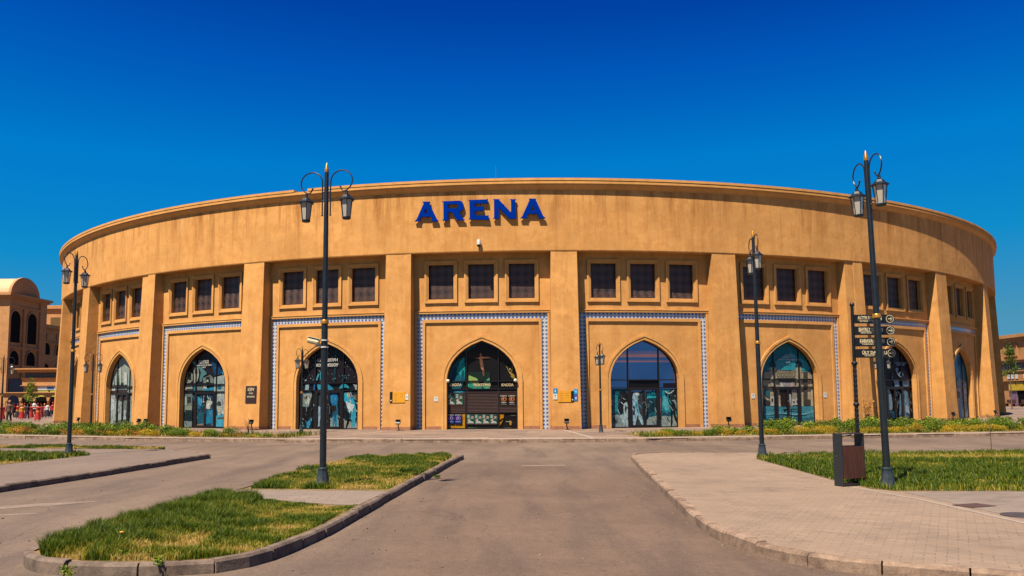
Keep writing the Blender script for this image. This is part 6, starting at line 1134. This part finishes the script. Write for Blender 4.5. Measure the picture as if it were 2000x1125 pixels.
# ---------------- people ----------------
SKIN=simple('skin',None,.6,albedo=(.42,.22,.13,1),var=.05); HAIR=simple('hair','16100c',.5)
CL={'red':simple('red_cloth','b5100c',.8,var=.2),'darkred':simple('dark_red_cloth','7a0c14',.8,var=.2),'black':simple('black_cloth','14121a',.8),'navy':simple('navy_cloth','1c2340',.8),'white':simple('white_cloth','e3dfd8',.8),'gold':simple('gold_cloth','e0952c',.6),'brown':simple('brown_cloth','6a4a3a',.8),'tan':simple('tan_cloth','b58a58',.8),'mauve':simple('mauve_cloth','7a4a68',.8)}
def person(label,loc,h,rz,top,bottom,robe,pose,hat=None,sash=None,grp='people gathered before the arcade'):
    t=thing('person',label,'person',loc,rz,grp); s=h/1.75
    hip=.93*s; sh_=1.45*s; hd=1.63*s; st=.13*s if pose!='stride' else .26*s
    me=bpy.data.meshes.new('body'); J=[]; E_=[]; Rr=[]
    def j(x,y,z,r,par=None):
        J.append((x,y,z)); Rr.append(r*s); i=len(J)-1
        if par is not None: E_.append((par,i))
        return i
    pel=j(0,0,hip,.135); wa=j(0,0,hip+.2*s,.125,pel); ch=j(0,.0,hip+.4*s,.145,wa); nk=j(0,0,sh_+.05*s,.058,ch); h1=j(0,-.015*s,hd,.088,nk); j(0,-.01*s,hd+.10*s,.07,h1)
    # nose hint keeps the head facing forward (-y)
    for sg in(-1,1):
        hp=j(sg*.09*s,0,hip-.05*s,.09,pel); kn=j(sg*.10*s,(-st if sg<0 else st*.2)*.6,.50*s,.062,hp); an=j(sg*.11*s,(-st if sg<0 else st),.09*s,.042,kn); j(sg*.12*s,(-st if sg<0 else st)-.13*s,.035*s,.035,an)
        so_=j(sg*.19*s,0,sh_-.03*s,.062,ch)
        if pose=='up': el=j(sg*.36*s,-.05*s,sh_+.10*s,.043,so_); wr=j(sg*.42*s,-.08*s,sh_+.34*s,.03,el)
        elif pose=='out': el=j(sg*.42*s,-.05*s,sh_-.08*s,.043,so_); wr=j(sg*.62*s,-.1*s,sh_-.02*s,.03,el)
        else: el=j(sg*.25*s,.02*s,sh_-.30*s,.045,so_); wr=j(sg*.25*s,-.08*s,sh_-.54*s,.032,el)
        d=Vector(J[wr])-Vector(J[el]); d.normalize(); hn=j(*(Vector(J[wr])+d*.07*s),.034,wr)
        for q in range(3): j(*(Vector(J[hn])+d*.08*s+Vector((0,(q-1)*.025*s,0))),.010,hn)
    me.from_pydata(J,E_,[]); o=bpy.data.objects.new('body',me); COL.objects.link(o); o.parent=t
    sk=o.modifiers.new('skin','SKIN'); sk.use_smooth_shade=True
    for i,v in enumerate(me.skin_vertices[0].data): v.radius=(Rr[i],Rr[i]*.85)
    me.skin_vertices[0].data[0].use_root=True
    sb=o.modifiers.new('sub','SUBSURF'); sb.levels=1; sb.render_levels=1; me.materials.append(SKIN)
    b=MB(); b.lathe([(.2*s,hip-.02*s),(.165*s,hip+.18*s),(.195*s,hip+.38*s),(.22*s,sh_-.06*s),(.13*s,sh_+.04*s),(.07*s,sh_+.07*s)],12,ry=.72)
    idx=[i for i,p in enumerate(J) if abs(abs(p[0])-.19*s)<1e-6 and abs(p[2]-(sh_-.03*s))<1e-6]
    for i in idx: b.tube([J[i],J[i+1],J[i+2]],[.075*s,.062*s,.05*s],8)
    b.build('jacket' if not robe else 'robe_top',CL[top],t,smooth=True)
    b=MB()
    if robe: b.lathe([(.19*s,hip+.06*s),(.24*s,hip-.2*s),(.31*s,.45*s),(.36*s,.17*s)],14,ry=.8); b.build('robe_skirt',CL[bottom],t,smooth=True)
    else:
        b.lathe([(.13*s,hip-.1*s),(.185*s,hip-.06*s),(.18*s,hip+.08*s)],12,ry=.75)
        for sg in(-1,1):
            k0=[i for i,p in enumerate(J) if abs(p[0]-sg*.09*s)<1e-6 and abs(p[2]-(hip-.05*s))<1e-6][0]; b.tube([J[k0],J[k0+1],J[k0+2]],[.115*s,.085*s,.07*s],9)
        b.build('trousers',CL[bottom],t,smooth=True)
    b=MB(); b.lathe([(.05*s,-.09*s),(.098*s,-.04*s),(.102*s,.04*s),(.07*s,.10*s),(.01*s,.12*s)],12,(0,.015*s,hd+.05*s)); hr=b.build('hair',HAIR,t,smooth=True)
    if hat: b=MB(); b.lathe([(.12*s,0),(.12*s,.02*s),(.10*s,.03*s),(.09*s,.12*s),(.03*s,.17*s)],12,(0,0,hd+.08*s)); b.build('hat',CL[hat],t,smooth=True)
    if sash: b=MB(); b.lathe([(.205*s,hip+.02*s),(.19*s,hip+.14*s)],12,ry=.78,cap=False); b.lathe([(.14*s,sh_+.03*s),(.09*s,sh_+.075*s)],12,ry=.78,cap=False); b.build('sash',CL[sash],t,smooth=True)
    return t
PPL=[(-49.25,79.54,1.6,'red','red',1,'stand','gold',None,'person in a red robe cut by the left edge of the photo'),
(-46.05,75.45,1.85,'brown','black',0,'stand','tan',None,'tall person in a brown jacket and tan hat, nearest of the crowd'),
(-52.87,88.11,1.55,'red','black',1,'up','darkred','gold','person in a red top and black skirt with arms raised'),
(-49.51,83.21,1.5,'gold','red',1,'stand','gold',None,'person in a red skirt with golden shoulders, left half of the crowd'),
(-50.19,85.32,1.55,'black','navy',0,'stand',None,None,'person in all dark clothes between red dancers'),
(-51.16,87.62,1.5,'red','red',1,'out','red',None,'person in a plain red robe with arms out, beside the dark clothed one'),
(-55.51,95.66,1.85,'white','black',0,'stride',None,None,'tall person in a white shirt and black trousers walking'),
(-44.06,76.53,1.6,'red','red',1,'out','darkred','gold','person in a long red robe with golden sash, front row centre'),
(-51.32,89.79,1.5,'darkred','darkred',1,'stand',None,None,'person in a dark red robe just left of the slim tree'),
(-52.44,92.36,1.5,'red','darkred',1,'up','gold',None,'person in a red robe and golden hat raising both arms by the slim tree'),
(-52.03,92.24,1.6,'white','black',1,'stand','red',None,'person in a white top, black skirt and red hat, right of the slim tree'),
(-51.34,92.03,1.65,'red','navy',0,'stand','red',None,'person in a red top and navy trousers next to the arena wall'),
(-56.79,93.67,1.55,'darkred','black',0,'out',None,None,'person in a dark red top holding arms out behind the tan hat'),
(-56.89,96.08,1.55,'mauve','darkred',1,'stand','red',None,'person in a mauve top and dark red skirt in the back row')]
for x,y,h,top,bot,robe,pose,hat,sash,lb in PPL:
    person(lb,(x,y,0),h,random.uniform(-.8,.8),top,bot,robe,pose,hat,sash)
